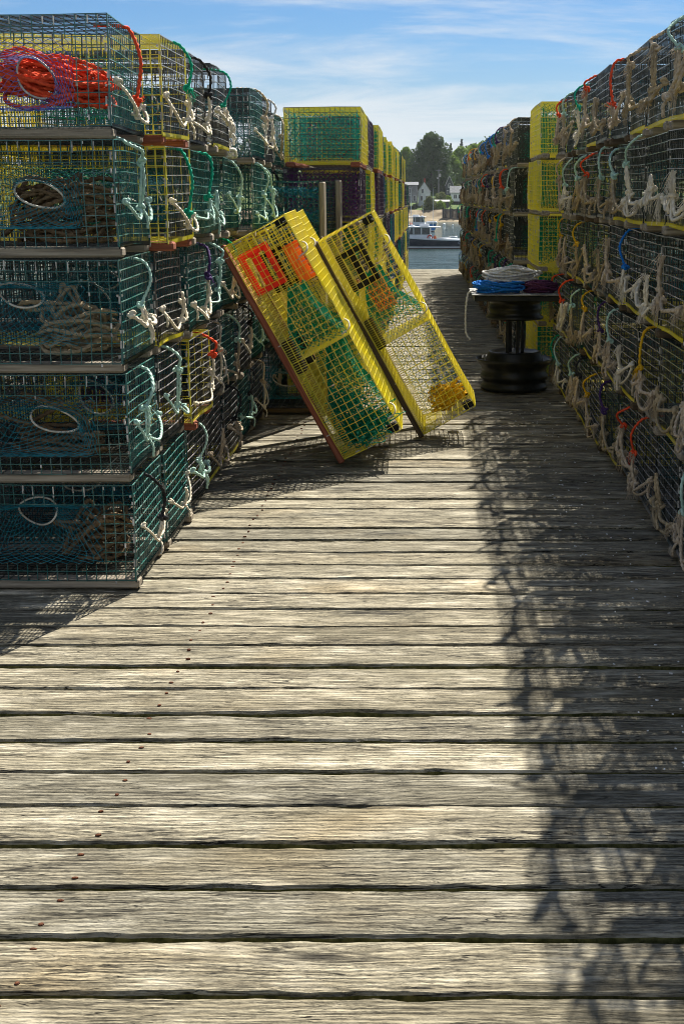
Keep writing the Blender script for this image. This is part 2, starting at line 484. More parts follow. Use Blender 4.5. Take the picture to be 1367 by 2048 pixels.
# ------------------------------------------------------------------ wharf deck
DECK_Y0, DECK_Y1, DECK_X = 0.6, 27.6, 3.7
deck = struct(bpy.data.objects.new('deck', None)); COL.objects.link(deck)
deck['label'] = 'weathered grey plank deck of the fishing wharf'
PITCH = 0.2005
def plank_mesh(seed, nseg, w, near):
    rng = np.random.default_rng(seed)
    xs = np.linspace(-DECK_X, DECK_X, nseg + 1)
    def wav(amp, lo, hi, k=9):
        y = np.zeros_like(xs)
        for _ in range(k):
            y += rng.normal() * np.sin(xs * rng.uniform(lo, hi) + rng.uniform(0, 6.28))
        return y * amp / math.sqrt(k)
    eL = wav(0.0014, 1, 9) + (rng.normal(0, 0.0013, len(xs)) if near else 0) + wav(0.0016, 15, 60)
    eR = wav(0.0014, 1, 9) + (rng.normal(0, 0.0013, len(xs)) if near else 0) + wav(0.0016, 15, 60)
    for e, sg in ((eL, 1), (eR, -1)):                      # bites out of the arrises
        for _ in range(rng.integers(1, 5)):
            c = rng.uniform(-2.2, 2.2); ww = rng.uniform(0.02, 0.12)
            e += sg * rng.uniform(0.003, 0.012) * np.exp(-((xs - c) / ww) ** 2)
    top = wav(0.0015, 0.5, 6)
    cup = rng.uniform(-0.003, 0.004)
    T = 0.05
    V = []
    for i, x in enumerate(xs):
        a = -w / 2 + eL[i]; b = w / 2 + eR[i]; z = top[i]
        V += [(x, a + 0.004, -T), (x, a, -0.009), (x, a + 0.005, z - 0.001), (x, (a + b) / 2, z + cup), (x, b - 0.005, z - 0.001), (x, b, -0.009), (x, b - 0.004, -T)]
    F = []; Mi = []
    for i in range(nseg):
        for k in range(7):
            k2 = (k + 1) % 7
            F.append((i * 7 + k, (i + 1) * 7 + k, (i + 1) * 7 + k2, i * 7 + k2))
            Mi.append(0 if k in (1, 2, 3, 4) else 1)
    F.append(tuple(range(7))); Mi.append(1); F.append(tuple(nseg * 7 + 6 - k for k in range(7))); Mi.append(1)
    me = bpy.data.meshes.new('plank'); me.from_pydata(V, [], F)
    me.materials.append(M['deck_wood']); me.materials.append(M['moss_edge'])
    me.polygons.foreach_set('material_index', Mi); me.update()
    return me
nail_mb = MB(); nail_mb.lathe([(0.0085, -0.004), (0.0085, 0.0012), (0.005, 0.0024)], 8); nail_me = nail_mb.mesh('nail')
far_planks = [plank_mesh(900 + k, 60, 0.179, False) for k in range(7)]
rg = random.Random(3)
npl = int((DECK_Y1 - DECK_Y0) / PITCH)
for i in range(npl):
    y = DECK_Y0 + (i + 0.5) * PITCH
    if y < 9.0:
        w = PITCH - rg.choice((0.015, 0.017, 0.019, 0.022, 0.027))
        me = plank_mesh(100 + i, 230, w, True)
    else:
        me = far_planks[rg.randrange(7)]
    p = bpy.data.objects.new('plank', me); COL.objects.link(p); p.parent = deck
    p.location = (0, y + rg.uniform(-0.002, 0.002), -0.006 + rg.uniform(-0.003, 0.003))
    p.rotation_euler = (rg.uniform(-0.006, 0.006), 0, rg.uniform(-0.0012, 0.0012))
    if 1.7 < y < 9:
        for jx in (-0.80, 1.62):
            for s in (-1, 1):
                n = obj('nail', nail_me, 'nail_rust', p, (jx + rg.uniform(-0.015, 0.015), s * 0.052 + rg.uniform(-0.012, 0.012), 0.0012))
                n.rotation_euler = (rg.uniform(-.1, .1), rg.uniform(-.1, .1), 0)
                n.scale = (rg.uniform(0.6, 1.0), rg.uniform(0.45, .7), 1)
jm = MB()
jm.box((0, 0, 0), (0.10, DECK_Y1 - DECK_Y0 - 0.1, 0.22)); jme = jm.mesh('joist')
for jx in (-3.3, -2.5, -1.65, -0.8, 0.05, 0.85, 1.62, 2.5, 3.3):
    obj('joist', jme, 'joist_wood', deck, (jx, (DECK_Y0 + DECK_Y1) / 2, -0.185))
pm = MB(); pm.tube([(0, 0, -8.0), (0, 0, -0.3)], 0.16, 12); pme = pm.mesh('pile', smooth=False)
for py_ in (1.5, 8, 15, 21.5, 27.0):
    for jx in (-3.0, 0.0, 3.0): obj('pile', pme, 'joist_wood', deck, (jx, py_, 0))
# bits of shell trodden into the shaded side of the deck
sm = MB(); rr_ = np.random.default_rng(5)
for _ in range(170):
    y = rr_.uniform(3.2, 9.5); x = rr_.uniform(0.62, 1.05); s_ = rr_.uniform(0.0025, 0.006)
    sm.bbox((x, y, 0.003), (s_ * 2, s_ * 1.4, 0.004), 0.001, rot=Euler((0.2, 0.2, rr_.uniform(0, 3))))
so = stuff(obj('shell_fragments', sm.mesh('shell_fragments'), 'shell_white'))
tag(so, 'tiny white shell fragments scattered on the shaded deck planks', 'shell fragments')

# ------------------------------------------------------------------ lobster trap parts
TL, TW, TH, RZ = 1.22, 0.555, 0.380, 0.040      # length, width, cage height, runner height

def bulge(seed, amp=0.006):
    rng = np.random.default_rng(seed); a = rng.uniform(0, 6.28, 9); b = rng.uniform(3, 9, 9)
    def f(P):
        Q = P.copy()
        Q[:, 0] += amp * 0.6 * np.sin(b[0] * P[:, 1] + b[1] * P[:, 2] * 1.5 + a[0])
        Q[:, 1] += amp * np.sin(b[2] * P[:, 0] + b[3] * P[:, 2] + a[1]) * np.sin(8 * P[:, 2])
        Q[:, 2] += amp * 0.7 * np.sin(b[4] * P[:, 0] + b[5] * P[:, 1] + a[2])
        return Q
    return f

def cage_mesh(seed, L=TL, W=TW, H=TH, z0=RZ, hole=True, dense_top=False, dense_low=0.0, dense_ends=False, r=0.0022, g=0.038):
    """slot 0 sides and top, 1 pale clips, 2 bottom panel, 3 ends"""
    rng = random.Random(seed); mb = MB()
    nx, ny, nz = round(L / g), round(W / g), round(H / g)
    X = np.linspace(-L / 2, L / 2, nx + 1); Y = np.linspace(-W / 2, W / 2, ny + 1); Z = np.linspace(z0, z0 + H, nz + 1)
    hx0, hx1, hz0, hz1 = -0.01, 0.485, z0 + 0.065, z0 + 0.30
    def cut(a, b, lo, hi):                     # remains of a..b outside lo..hi
        return [(a, lo), (hi, b)]
    for sy in (-1, 1):                          # long sides
        y = sy * W / 2
        for x in X:
            if hole and hx0 < x < hx1:
                for a, b in cut(Z[0], Z[-1], hz0, hz1): mb.wire((x, y, a), (x, y, b), r, 0)
            else: mb.wire((x, y, Z[0]), (x, y, Z[-1]), r, 0, 2)
        for z in Z:
            if hole and hz0 < z < hz1:
                for a, b in cut(X[0], X[-1], hx0, hx1): mb.wire((a, y, z), (b, y, z), r, 0, 3)
            else: mb.wire((X[0], y, z), (X[-1], y, z), r, 0, 6)
        if dense_low:
            for x in np.linspace(X[0], X[-1], nx * 3 + 1): mb.wire((x, y, Z[0]), (x, y, Z[0] + dense_low), r * 0.75, 0)
    for sx in (-1, 1):                          # ends
        x = sx * L / 2
        for y in Y: mb.wire((x, y, Z[0]), (x, y, Z[-1]), r * .75, 3, 2)
        for z in Z: mb.wire((x, Y[0], z), (x, Y[-1], z), r * 1.05, 4, 3)  # horizontal bars take a brighter slot, as if catching sun and sky
        nd = 3 if dense_ends else 2
        for y in np.linspace(Y[0], Y[-1], ny * nd + 1): mb.wire((x - 0.004 * sx, y, Z[0]), (x - 0.004 * sx, y, Z[-1] if dense_ends else Z[3]), r * 0.6, 3, 2)
    for x in X: mb.wire((x, Y[0], Z[-1]), (x, Y[-1], Z[-1]), r, 5, 3)
    for y in Y: mb.wire((X[0], y, Z[-1]), (X[-1], y, Z[-1]), r, 0 if y in (Y[0], Y[-1]) else 5, 5)
    if dense_top:
        for y in np.linspace(Y[0], Y[-1], ny * 3 + 1): mb.wire((X[0], y, Z[-1] - .004), (X[-1], y, Z[-1] - .004), r * 0.72, 5, 5)
    for x in X: mb.wire((x, Y[0], Z[0]), (x, Y[-1], Z[0]), r, 2, 2)
    for y in Y: mb.wire((X[0], y, Z[0]), (X[-1], y, Z[0]), r, 2, 4)
    # partition between kitchen and parlour
    xp = -0.06
    for y in Y[::1]: mb.wire((xp, y, Z[0]), (xp, y, Z[-1]), r, 5)
    for z in Z[::1]: mb.wire((xp, Y[0], z), (xp, Y[-1], z), r, 5)
    # laced bottom edge and heavier frame edges
    for sx in (-1, 1):
        x = sx * (L / 2 + 0.001)
        for k in range(int(W / 0.016)):
            y = -W / 2 + (k + 0.5) * 0.016
            mb.wire((x, y - 0.006, Z[0] - 0.007), (x, y + 0.006, Z[0] + 0.008), r * 1.5, 2)
    for sx in (-1, 1):
        for sy in (-1, 1):
            mb.wire((sx * L / 2, sy * W / 2, Z[0]), (sx * L / 2, sy * W / 2, Z[-1]), r * 1.6, 0, 3)
            z = Z[0] + 0.02
            while z < Z[-1] - 0.03:             # pale crimped clips down the corners
                if rng.random() < 0.6:
                    l = rng.choice((0.008, 0.012, 0.02, 0.028))
                    off = 0.010 if rng.random() < .5 else 0.003
                    mb.wire((sx * (L / 2 - off), sy * (W / 2 + 0.002), z), (sx * (L / 2 - off), sy * (W / 2 + 0.002), z + l), 0.0045, 1)
                    if rng.random() < 0.5: mb.wire((sx * (L / 2 + 0.002), sy * (W / 2 - off), z), (sx * (L / 2 + 0.002), sy * (W / 2 - off), z + l), 0.0040, 1)
                z += rng.uniform(0.016, 0.05)
    for sy in (-1, 1):
        for _ in range(16):
            x = rng.choice(list(X)); z = rng.choice(list(Z)); l = rng.uniform(0.008, 0.022)
            if hole and hx0 < x < hx1 and hz0 < z < hz1: continue
            mb.wire((x, sy * (W / 2 + 0.002), z - l), (x, sy * (W / 2 + 0.002), z), 0.0036, 1)
        for k in range(11):
            x = L / 2 - 0.03 - k * 0.039 - rng.uniform(0, .004)
            if rng.random() < .75: mb.wire((x, sy * (W / 2 + 0.001), Z[-1] - rng.uniform(.012, .045)), (x, sy * (W / 2 + 0.001), Z[-1] - .004), 0.0026, 1)
    return mb.mesh('wire_cage', 6, disp=bulge(seed), sides=4)

CAGE = [cage_mesh(10 + k) for k in range(4)]
CAGE_PLAIN = [cage_mesh(30 + k, hole=False, dense_ends=False) for k in range(4)]
CAGE_DENSE = [cage_mesh(50 + k, hole=False, dense_top=True, dense_ends=True) for k in range(2)]

def ring_at(seed):
    rng = random.Random(seed * 7 + 1)
    return (0.235 + rng.uniform(-.06, .07), RZ + 0.215 + rng.uniform(-.035, .03), TW / 2 - rng.uniform(.11, .19), rng.uniform(.065, .088), rng.uniform(.038, .066), rng.uniform(-.025, .025))
def head_mesh(seed, nu=58, nv=14, r=0.0011):
    rng = random.Random(seed); mb = MB()
    hx0, hx1, hz0, hz1 = -0.01, 0.485, RZ + 0.065, RZ + 0.30
    def rim(u):
        per = [(hx0, hz0), (hx1, hz0), (hx1, hz1), (hx0, hz1), (hx0, hz0)]
        ln = [hx1 - hx0, hz1 - hz0, hx1 - hx0, hz1 - hz0]; t = (u % 1.0) * sum(ln)
        for k in range(4):
            if t <= ln[k] or k == 3:
                a, b = per[k], per[k + 1]; q = min(1.0, t / ln[k]); return (a[0] + (b[0] - a[0]) * q, a[1] + (b[1] - a[1]) * q)
            t -= ln[k]
    for sy in (-1,):
        cx, cz, cyy, Rx, Rz, dr = ring_at(seed); cyy *= sy
        def P(u, v):
            ex, ez = rim(u); a = 2 * math.pi * (u + 0.62)
            rx, rz = cx + Rx * math.cos(a), cz + Rz * math.sin(a) + dr * math.cos(a)
            sag = -0.03 * math.sin(math.pi * v)
            q = v ** 0.85
            return np.array((ex + (rx - ex) * q, sy * TW / 2 + (cyy - sy * TW / 2) * v, ez + (rz - ez) * q + sag * (1 if rz < cz else .6)))
        net(mb, P, nu, nv, r, 0, True)
    return mb.mesh('netting_head', 1, sides=3)

def ring_mesh(seed):
    mb = MB(); rng = random.Random(seed)
    cx, cz, cyy, Rx, Rz, dr = ring_at(seed)
    for sy in (-1,):
        y = sy * cyy
        pts = [(cx + (Rx + .004) * math.cos(a), y + 0.02 * math.sin(a * 2 + seed), cz + (Rz + .004) * math.sin(a) + dr * math.cos(a)) for a in np.arange(14) * 2 * math.pi / 14]
        mb.tube(resample(pts, 0.012, True), 0.0042, 6, closed=True)
    return mb.mesh('entrance_ring', smooth=True)
HEADS = [(head_mesh(k), ring_mesh(k)) for k in range(6)]
def fill_mesh(seed, cell=0.021, r=0.0019):
    """bunched netting that fills the parlour behind the end panels"""
    rng = np.random.default_rng(seed); mb = MB()
    ph = rng.uniform(0, 6, 12)
    for k, (x0, dep) in enumerate(((TL / 2 - 0.05, 0.10), (TL / 2 - 0.22, 0.16), (-TL / 2 + 0.06, 0.10), (0.1, 0.2))):
        def P(u, v):
            y = (u - .5) * (TW - 0.03); z = RZ + 0.03 + v * (TH - 0.05)
            x = x0 - dep * (0.5 + 0.5 * math.sin(5 * u + 3 * v + ph[k])) * math.sin(math.pi * u) - 0.02 * math.sin(17 * u + ph[k + 4]) * math.sin(13 * v)
            return np.array((x, y + 0.012 * math.sin(19 * v + ph[k]), z + 0.012 * math.sin(15 * u + ph[k + 4])))
        net(mb, P, int(TW / cell) // 2 * 2, int(TH / cell) // 2 * 2, r, 0)
    for sy in (-1, 1):
        def Q(u, v):
            x = -TL / 2 + 0.05 + u * (TL - 0.1); z = RZ + 0.03 + v * (TH - 0.06)
            return np.array((x, sy * (TW / 2 - 0.03 - 0.08 * math.sin(math.pi * u) ** 2 * (0.6 + .4 * math.sin(9 * u + ph[8]))), z + 0.015 * math.sin(20 * u)))
        net(mb, Q, 44, 14, r * 0.9, 0)
    return mb.mesh('netting', 1, sides=3)
FILL = [fill_mesh(3), fill_mesh(4)]

def runner_mesh(L, t=RZ, w=0.07):
    mb = MB(); mb.bbox((0, 0, t / 2), (L, w, t - 0.002), 0.008); return mb.mesh('runner')
RUN = runner_mesh(TL + 0.014)

def knot(mb, p, r, rng, size=1.0):
    pts = []
    ph = rng.uniform(0, 6.28); ax = Euler((rng.uniform(-1, 1), rng.uniform(-1, 1), rng.uniform(-3, 3))).to_matrix()
    for k in range(13):
        a = 2 * math.pi * k / 13
        q = Vector((math.sin(a) + 2 * math.sin(2 * a), math.cos(a) - 2 * math.cos(2 * a), -1.4 * math.sin(3 * a))) * r * 0.75 * size
        q = ax @ q; pts.append(np.array(p) + np.array(q))
    mb.tube(resample(pts, r * 1.2, True), r, 7, lobes=0, closed=True)
def tuft(mb, p, n, l, rng, spread=0.03, down=1.0):
    for _ in range(n):
        a = np.array(p) + np.array((rng.gauss(0, .006), rng.gauss(0, .012), rng.gauss(0, .006)))
        d = np.array((abs(rng.gauss(0, spread)) * 0.6, rng.gauss(0, spread), -l * rng.uniform(0.4, 1.0) * down))
        m = a + d * 0.5 + np.array((rng.gauss(0, .006), rng.gauss(0, .006), 0))
        mb.wire(a, m, 0.0011); mb.wire(m, a + d, 0.0007)

def bridle_meshes(seed, shaggy):
    rng = random.Random(seed); mb = MB(); ml = MB()
    X = TL / 2 + 0.010; H = RZ + TH
    r = rng.uniform(0.0070, 0.0112) * (1.0 if shaggy else 0.82)
    A = (X, -0.245 + rng.uniform(0, .04), rng.uniform(0.13, 0.24))
    B = (X, rng.uniform(0.17, 0.25), rng.uniform(0.12, 0.27))
    K = (X + rng.uniform(0.015, 0.03), rng.uniform(-0.02, 0.13), rng.uniform(0.10, 0.20))
    def leg(P0, P1, sag, out):
        P0 = np.array(P0); P1 = np.array(P1)
        m1 = P0 * 0.72 + P1 * 0.28 + np.array((out, 0, -sag * 0.55)); m2 = P0 * 0.35 + P1 * 0.65 + np.array((out * 1.2, 0, -sag))
        mb.rope([P0, m1, m2, P1], r)
    leg(A, K, rng.uniform(0.015, 0.06), rng.uniform(0.010, 0.03))
    leg(B, K, rng.uniform(0.02, 0.07), rng.uniform(0.01, 0.03))
    for p in (A, B): knot(mb, np.array(p) + (0.006, 0, 0), r * 0.9, rng, 0.85)
    knot(mb, K, r * 0.95, rng, 1.05)
    for _ in range(rng.choice((0, 1, 1, 2))):                # loose tail below a knot
        p = np.array(rng.choice((A, K, K))); e = p + np.array((rng.uniform(.01, .025), rng.uniform(-.03, .05), -rng.uniform(.05, .10)))
        mb.rope([p, (p + e) / 2 + np.array((.012, 0, 0)), e], r * 0.85)
    J = (X + rng.uniform(0.015, 0.04), K[1] + rng.uniform(-0.03, 0.03), K[2] + rng.uniform(0.05, 0.19))
    mb.rope([K, (np.array(K) + np.array(J)) / 2 + np.array((0.012, 0.008, 0)), J], r * 1.1)
    mb.rope([np.array(K) + (0.0, .012, 0), (np.array(K) + np.array(J)) / 2 + np.array((0.004, 0.026, 0)), J], r * 0.9)
    rl = rng.uniform(0.0058, 0.0078)
    yt = J[1] + rng.uniform(-0.13, 0.14)
    top = (TL / 2 - 0.12, yt + 0.02, H + 0.022)
    ml.rope([J, (X + rng.uniform(.03, .06), J[1] * .6 + yt * .4 + rng.uniform(-.02, .02), J[2] * 0.45 + H * 0.55), (X + rng.uniform(0.012, 0.03), yt, H - 0.005), (X - 0.03, yt, H + 0.016), top], rl)
    knot(ml, J, rl * 0.95, rng, 1.25)
    if rng.random() < 0.5: tuft(ml, np.array(J) + (0.01, 0.0, 0.0), 14, 0.06, rng, 0.022, rng.choice((1, -0.3)))
    if shaggy:
        for _ in range(rng.choice((0, 1, 1, 2))):            # extra bights of old rope
            p0, p1 = rng.sample([np.array(A), np.array(B), np.array(K), np.array(J)], 2); d = rng.uniform(.03, .13); mid = (p0 + p1) / 2 - np.array((0, 0, d)); mid[2] = max(mid[2], .03)
            mb.rope([p0, p0 * .75 + mid * .25 + np.array((.014, 0, -d * .45)), mid + np.array((rng.uniform(.012, .03), rng.uniform(-.03, .03), 0)), p1 * .75 + mid * .25 + np.array((.014, 0, -d * .4)), p1], r * rng.uniform(0.8, 1.0))
        for p in (A, B, K, J):
            if rng.random() < 0.6: tuft(mb, np.array(p) + (0.008, 0, 0), rng.randrange(14, 44), rng.uniform(.04, .12), rng)
    return mb.mesh('bridle_rope', smooth=True, sides=3), ml.mesh('hauling_line', smooth=True, sides=3)
BR_TIDY = [bridle_meshes(200 + k, False) for k in range(16)]
BR_SHAG = [bridle_meshes(300 + k, True) for k in range(18)]

def make_trap(label, group, loc, rz, wire, end=None, bottom=None, runner='runner_grey', net_mat=None, netting='head', bridle=None,
              rope='rope_tan', line='rope_green', rng=random, zs=1.0, dense=False, hole=True, bars=None):
    t = thing('lobster_trap', label, 'lobster trap', group, loc, (rng.uniform(-.004, .004), rng.uniform(-.004, .004), rz))
    t.scale = (1, 1, zs)
    cages = CAGE_DENSE if dense else (CAGE if hole else CAGE_PLAIN)
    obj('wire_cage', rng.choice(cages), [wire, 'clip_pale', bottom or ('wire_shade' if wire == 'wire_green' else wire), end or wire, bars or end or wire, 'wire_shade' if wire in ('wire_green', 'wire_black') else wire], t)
    for s in (-1, 1):
        ru = obj('runner', RUN, runner, t, (rng.uniform(-.012, .012), s * (TW / 2 - 0.042), 0))
    if net_mat and netting == 'head':
        for s in (1,):
            hm = rng.choice(HEADS); h = obj('netting_head', hm[0], net_mat, t); h.scale = (1, s, 1)
            obj('entrance_ring', hm[1], 'ring_white', h)
    elif net_mat:
        obj('netting', rng.choice(FILL), net_mat, t)
    if bridle:
        b, l = rng.choice(bridle)
        bo = obj('bridle_rope', b, rope, t)
        lo = obj('hauling_line', l, line, bo) if rng.random() < .85 else None
        q = rng.uniform(.86, 1.1); bo.scale = (1, q * rng.choice((-1, 1)), rng.uniform(.94, 1.01))
    return t

# ------------------------------------------------------------------ left stack (ends face the walkway)
LX, LROW, LP = -1.12, 0.4245, 0.58
TEAL = 'twine_darkteal'
rg = random.Random(21)
spec = {}
for c in range(11):
    for r_ in range(5): spec[(c, r_)] = dict(wire='wire_green', net_mat=TEAL, dx=0.0)
for r_ in range(5): spec[(0, r_)].update(net_mat=TEAL, line='rope_aqua', rope='rope_cream')
spec[(0, 0)].update(line='rope_black'); spec[(0, 1)].update(line='rope_aqua', rope='rope_aqua'); spec[(0, 3)].update(line='rope_aqua', rope='rope_aqua')
spec[(0, 4)].update(net_mat='twine_blue', line='rope_orange')
for r_ in (3, 4): spec[(1, r_)].update(wire='wire_yellow', end='wire_black', bottom='wire_yellow', runner='runner_red', net_mat='twine_green', dx=0.085, line='rope_green', rope='rope_cream')
spec[(1, 2)].update(wire='wire_black', bottom='wire_yellow', line='rope_yellow', rope='rope_cream')
spec[(1, 1)].update(wire='wire_greyold', line='rope_aqua', rope='rope_aqua')
spec[(1, 0)].update(wire='wire_green', line='rope_green')
spec[(2, 4)].update(wire='wire_black', dx=0.07, line='rope_black', rope='rope_cream')
spec[(2, 3)].update(wire='wire_green', dx=0.06, line='rope_green', rope='rope_aqua')
spec[(2, 2)].update(wire='wire_green', dx=0.05, line='rope_purple', rope='rope_cream')
spec[(2, 1)].update(wire='wire_yellow', end='wire_black', bottom='wire_yellow', runner='runner_red', net_mat='twine_purple', dx=0.03, line='rope_orange', rope='rope_cream')
spec[(2, 0)].update(wire='wire_greyold', line='rope_aqua', rope='rope_aqua')
spec[(3, 4)].update(wire='wire_black', bottom='wire_yellow', dx=0.09, line='rope_green', rope='rope_cream')
spec[(3, 3)].update(dx=0.03, line='rope_aqua', rope='rope_aqua'); spec[(3, 2)].update(line='rope_aqua', rope='rope_aqua')
spec[(3, 1)].update(wire='wire_greyold'); spec[(3, 0)].update(wire='wire_black', bottom='wire_yellow')
spec[(4, 3)].update(dx=0.03, line='rope_aqua', rope='rope_aqua'); spec[(5, 3)].update(dx=0.12, line='rope_aqua', rope='rope_aqua'); spec[(6, 3)].update(dx=0.11, wire='wire_green', line='rope_aqua', rope='rope_aqua')
spec[(5, 4)].update(dx=0.12, wire='wire_green', rope='rope_cream', line='rope_tan'); spec[(6, 4)].update(dx=0.12, wire='wire_black', rope='rope_cream', line='rope_white')
spec[(4, 0)].update(bottom='wire_yellow', wire='wire_black'); spec[(5, 1)].update(wire='wire_black'); spec[(6, 0)].update(wire='wire_black')
del spec[(4, 4)], spec[(7, 0)]
LEFT = {}
WN = {'wire_green': 'green', 'wire_black': 'black', 'wire_yellow': 'yellow', 'wire_old': 'weathered green', 'wire_greyold': 'grey', 'wire_blue': 'blue', 'wire_purple': 'purple', 'wire_yellow_dull': 'yellow'}
for (c, r_), s in sorted(spec.items()):
    s = dict(s); dx = s.pop('dx'); w = WN[s['wire']]
    where = 'the column with the orange rope' if c == 0 else ('the %s column behind the orange rope' % ORD[c - 1])
    lab = '%s wire lobster trap, %s in %s' % (w, ROWN[r_] if c != 4 or r_ < 3 else 'topmost', where)
    y = 4.83 + TW / 2 + c * LP
    if s['wire'] == 'wire_green': s.setdefault('end', 'wire_green'); s['bars'] = 'wire_green_lit'
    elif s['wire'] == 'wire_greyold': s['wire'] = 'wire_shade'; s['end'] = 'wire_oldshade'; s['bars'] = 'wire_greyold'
    else: s['bars'] = 'wire_old'
    s.setdefault('rope', rg.choice(('rope_cream', 'rope_tan', 'rope_aqua'))); s.setdefault('line', rg.choice(('rope_aqua', 'rope_green', 'rope_tan', 'rope_black')))
    LEFT[(c, r_)] = make_trap(lab, 'traps stacked beside the leaning yellow traps', (LX - TL / 2 + dx + rg.uniform(-.012, .012) * (c > 0), y + rg.uniform(-.006, .006), r_ * LROW * (0.985 if c > 4 else 1) + 0.001),
                              rg.uniform(-.012, .012), bridle=BR_TIDY, rng=rg, **s)

# ------------------------------------------------------------------ trap stack across the walkway end (long side along the walkway)
MROW = 0.4245
rg = random.Random(5)
styles = [('wire_yellow', 'twine_teal', 'runner_red'), ('wire_purple', 'twine_purple', 'runner_grey'), ('wire_black', 'twine_green', 'runner_red'), ('wire_blue', 'twine_teal', 'runner_grey'),
          ('wire_yellow', 'twine_green', 'runner_red'), ('wire_yellow_dull', 'twine_green', 'runner_grey'), ('wire_green', 'twine_teal', 'runner_grey')]
order = {(0, 4): 0, (0, 3): 1, (0, 2): 2, (1, 4): 1, (1, 3): 4, (2, 4): 4, (2, 3): 1, (3, 4): 3, (3, 3): 3, (4, 4): 4, (4, 3): 5, (5, 4): 4, (5, 3): 4, (6, 4): 5, (6, 3): 4, (7, 4): 4, (7, 3): 4}
for c in range(14):
    rows = 5 if c < 12 else 4
    y = 9.74 + TL / 2 + c * 1.265
    xin = -0.466 + 0.012 * c + (0.03 if c in (2, 5, 8) else 0)
    for r_ in range(rows):
        st = styles[order.get((c, r_), rg.randrange(7))]
        lab = '%s trap full of %s netting, %s in %s column of the end-on stack' % (
            WN[st[0]], st[1].split('_')[1], ROWN[r_] if r_ < rows - 1 else 'top', ORD[c])
        make_trap(lab, 'traps stacked end-on towards the boats', (xin - TW / 2 + rg.uniform(-.012, .012), y, r_ * MROW + 0.001), R(-90) + rg.uniform(-.012, .012),
                  st[0], runner=st[2], net_mat=st[1], netting='fill', hole=False, rng=rg, dense=(c > 0 and st[0].startswith('wire_yellow') and rg.random() < .5),
                  bridle=None, end=('wire_black' if (c, r_) in ((0, 4), (0, 3), (0, 2)) else None))  # near end grids go black: their backlit shade is put into the wire colour

# ------------------------------------------------------------------ right wall of traps
RX, RROW, RP = 1.075, 0.4425, 0.592
ZS = 0.4425 / 0.4245
rg = random.Random(77)
linecol = ['rope_green', 'rope_aqua', 'rope_black', 'rope_orange', 'rope_purple', 'rope_yellow', 'rope_tan', 'rope_blue', 'rope_green', 'rope_aqua']
NR = 13
for c in range(NR):
    y = 10.55 - TW / 2 - c * RP
    for r_ in range(5):
        w = rg.choice(('wire_old', 'wire_old', 'wire_greyold', 'wire_greyold', 'wire_green'))
        bt = rg.choice(('wire_yellow', 'wire_yellow', w)) if (c > 2 or r_ < 3) else rg.choice(('wire_yellow', w, w))
        nm = WN[w] + (' yellow-edged' if bt != w else '')
        where = 'the column beside the rope stand' if c == 0 else 'the %s column before the rope stand' % ORD[c]
        lab = '%s rope-hung trap, %s in %s' % (nm, ROWN[r_], where)
        make_trap(lab, 'rope-hung traps walling the shaded side of the walkway', (RX + TL / 2 + rg.uniform(-.022, .022) - (0.02 if r_ == 4 else 0), y + rg.uniform(-.006, .006), r_ * RROW + 0.001), math.pi + rg.uniform(-.02, .02),
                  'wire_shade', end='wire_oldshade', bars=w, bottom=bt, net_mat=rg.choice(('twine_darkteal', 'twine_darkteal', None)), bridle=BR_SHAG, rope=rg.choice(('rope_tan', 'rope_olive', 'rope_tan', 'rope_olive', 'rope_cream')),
                  line=rg.choice(linecol), rng=rg, zs=ZS, runner=rg.choice(('runner_grey', 'runner_dark')))
# two yellow columns behind the rope stand, end-on
for r_ in range(5):
    make_trap('bright yellow wire lobster trap behind the rope stand, %s of its stack' % ROWN[r_], 'yellow traps behind the rope stand',
              (0.94 + TW / 2, 10.72 + TL / 2, r_ * 0.4455 + 0.001), R(-90) + rg.uniform(-.015, .015), 'wire_yellow', runner='runner_grey', net_mat='twine_green', netting='fill',
              dense=(r_ in (3, 4)), hole=False, rng=rg, zs=0.4455 / 0.4245)
for c in range(23):
    y = 12.15 + TW / 2 + c * 0.60
    x = 0.845 - 0.004 * c + (0.0 if c > 0 else 0.0)
    for r_ in range(5):
        if c > 20 and r_ > 3: continue
        w = rg.choice(('wire_old', 'wire_greyold', 'wire_black', 'wire_old'))
        lab = '%s trap with tangled rope, %s of %s column beyond yellow stack' % (WN[w], ROWN[r_], ORD[c])
        make_trap(lab, 'rope-hung traps running to the end of the wharf', (x + TL / 2 + rg.uniform(-.03, .03), y + rg.uniform(-.006, .006), r_ * 0.436 + 0.001), math.pi + rg.uniform(-.03, .03),
                  'wire_shade', end='wire_oldshade', bars=w, bottom=rg.choice((w, w, 'wire_yellow')), bridle=BR_SHAG, rope=rg.choice(('rope_tan', 'rope_olive', 'rope_brown', 'rope_olive')), line=rg.choice(linecol),
                  net_mat=rg.choice(('twine_green', 'twine_darkteal')) if c < 2 else None, rng=rg, zs=0.436 / 0.4245, runner='runner_grey', hole=(c < 2))

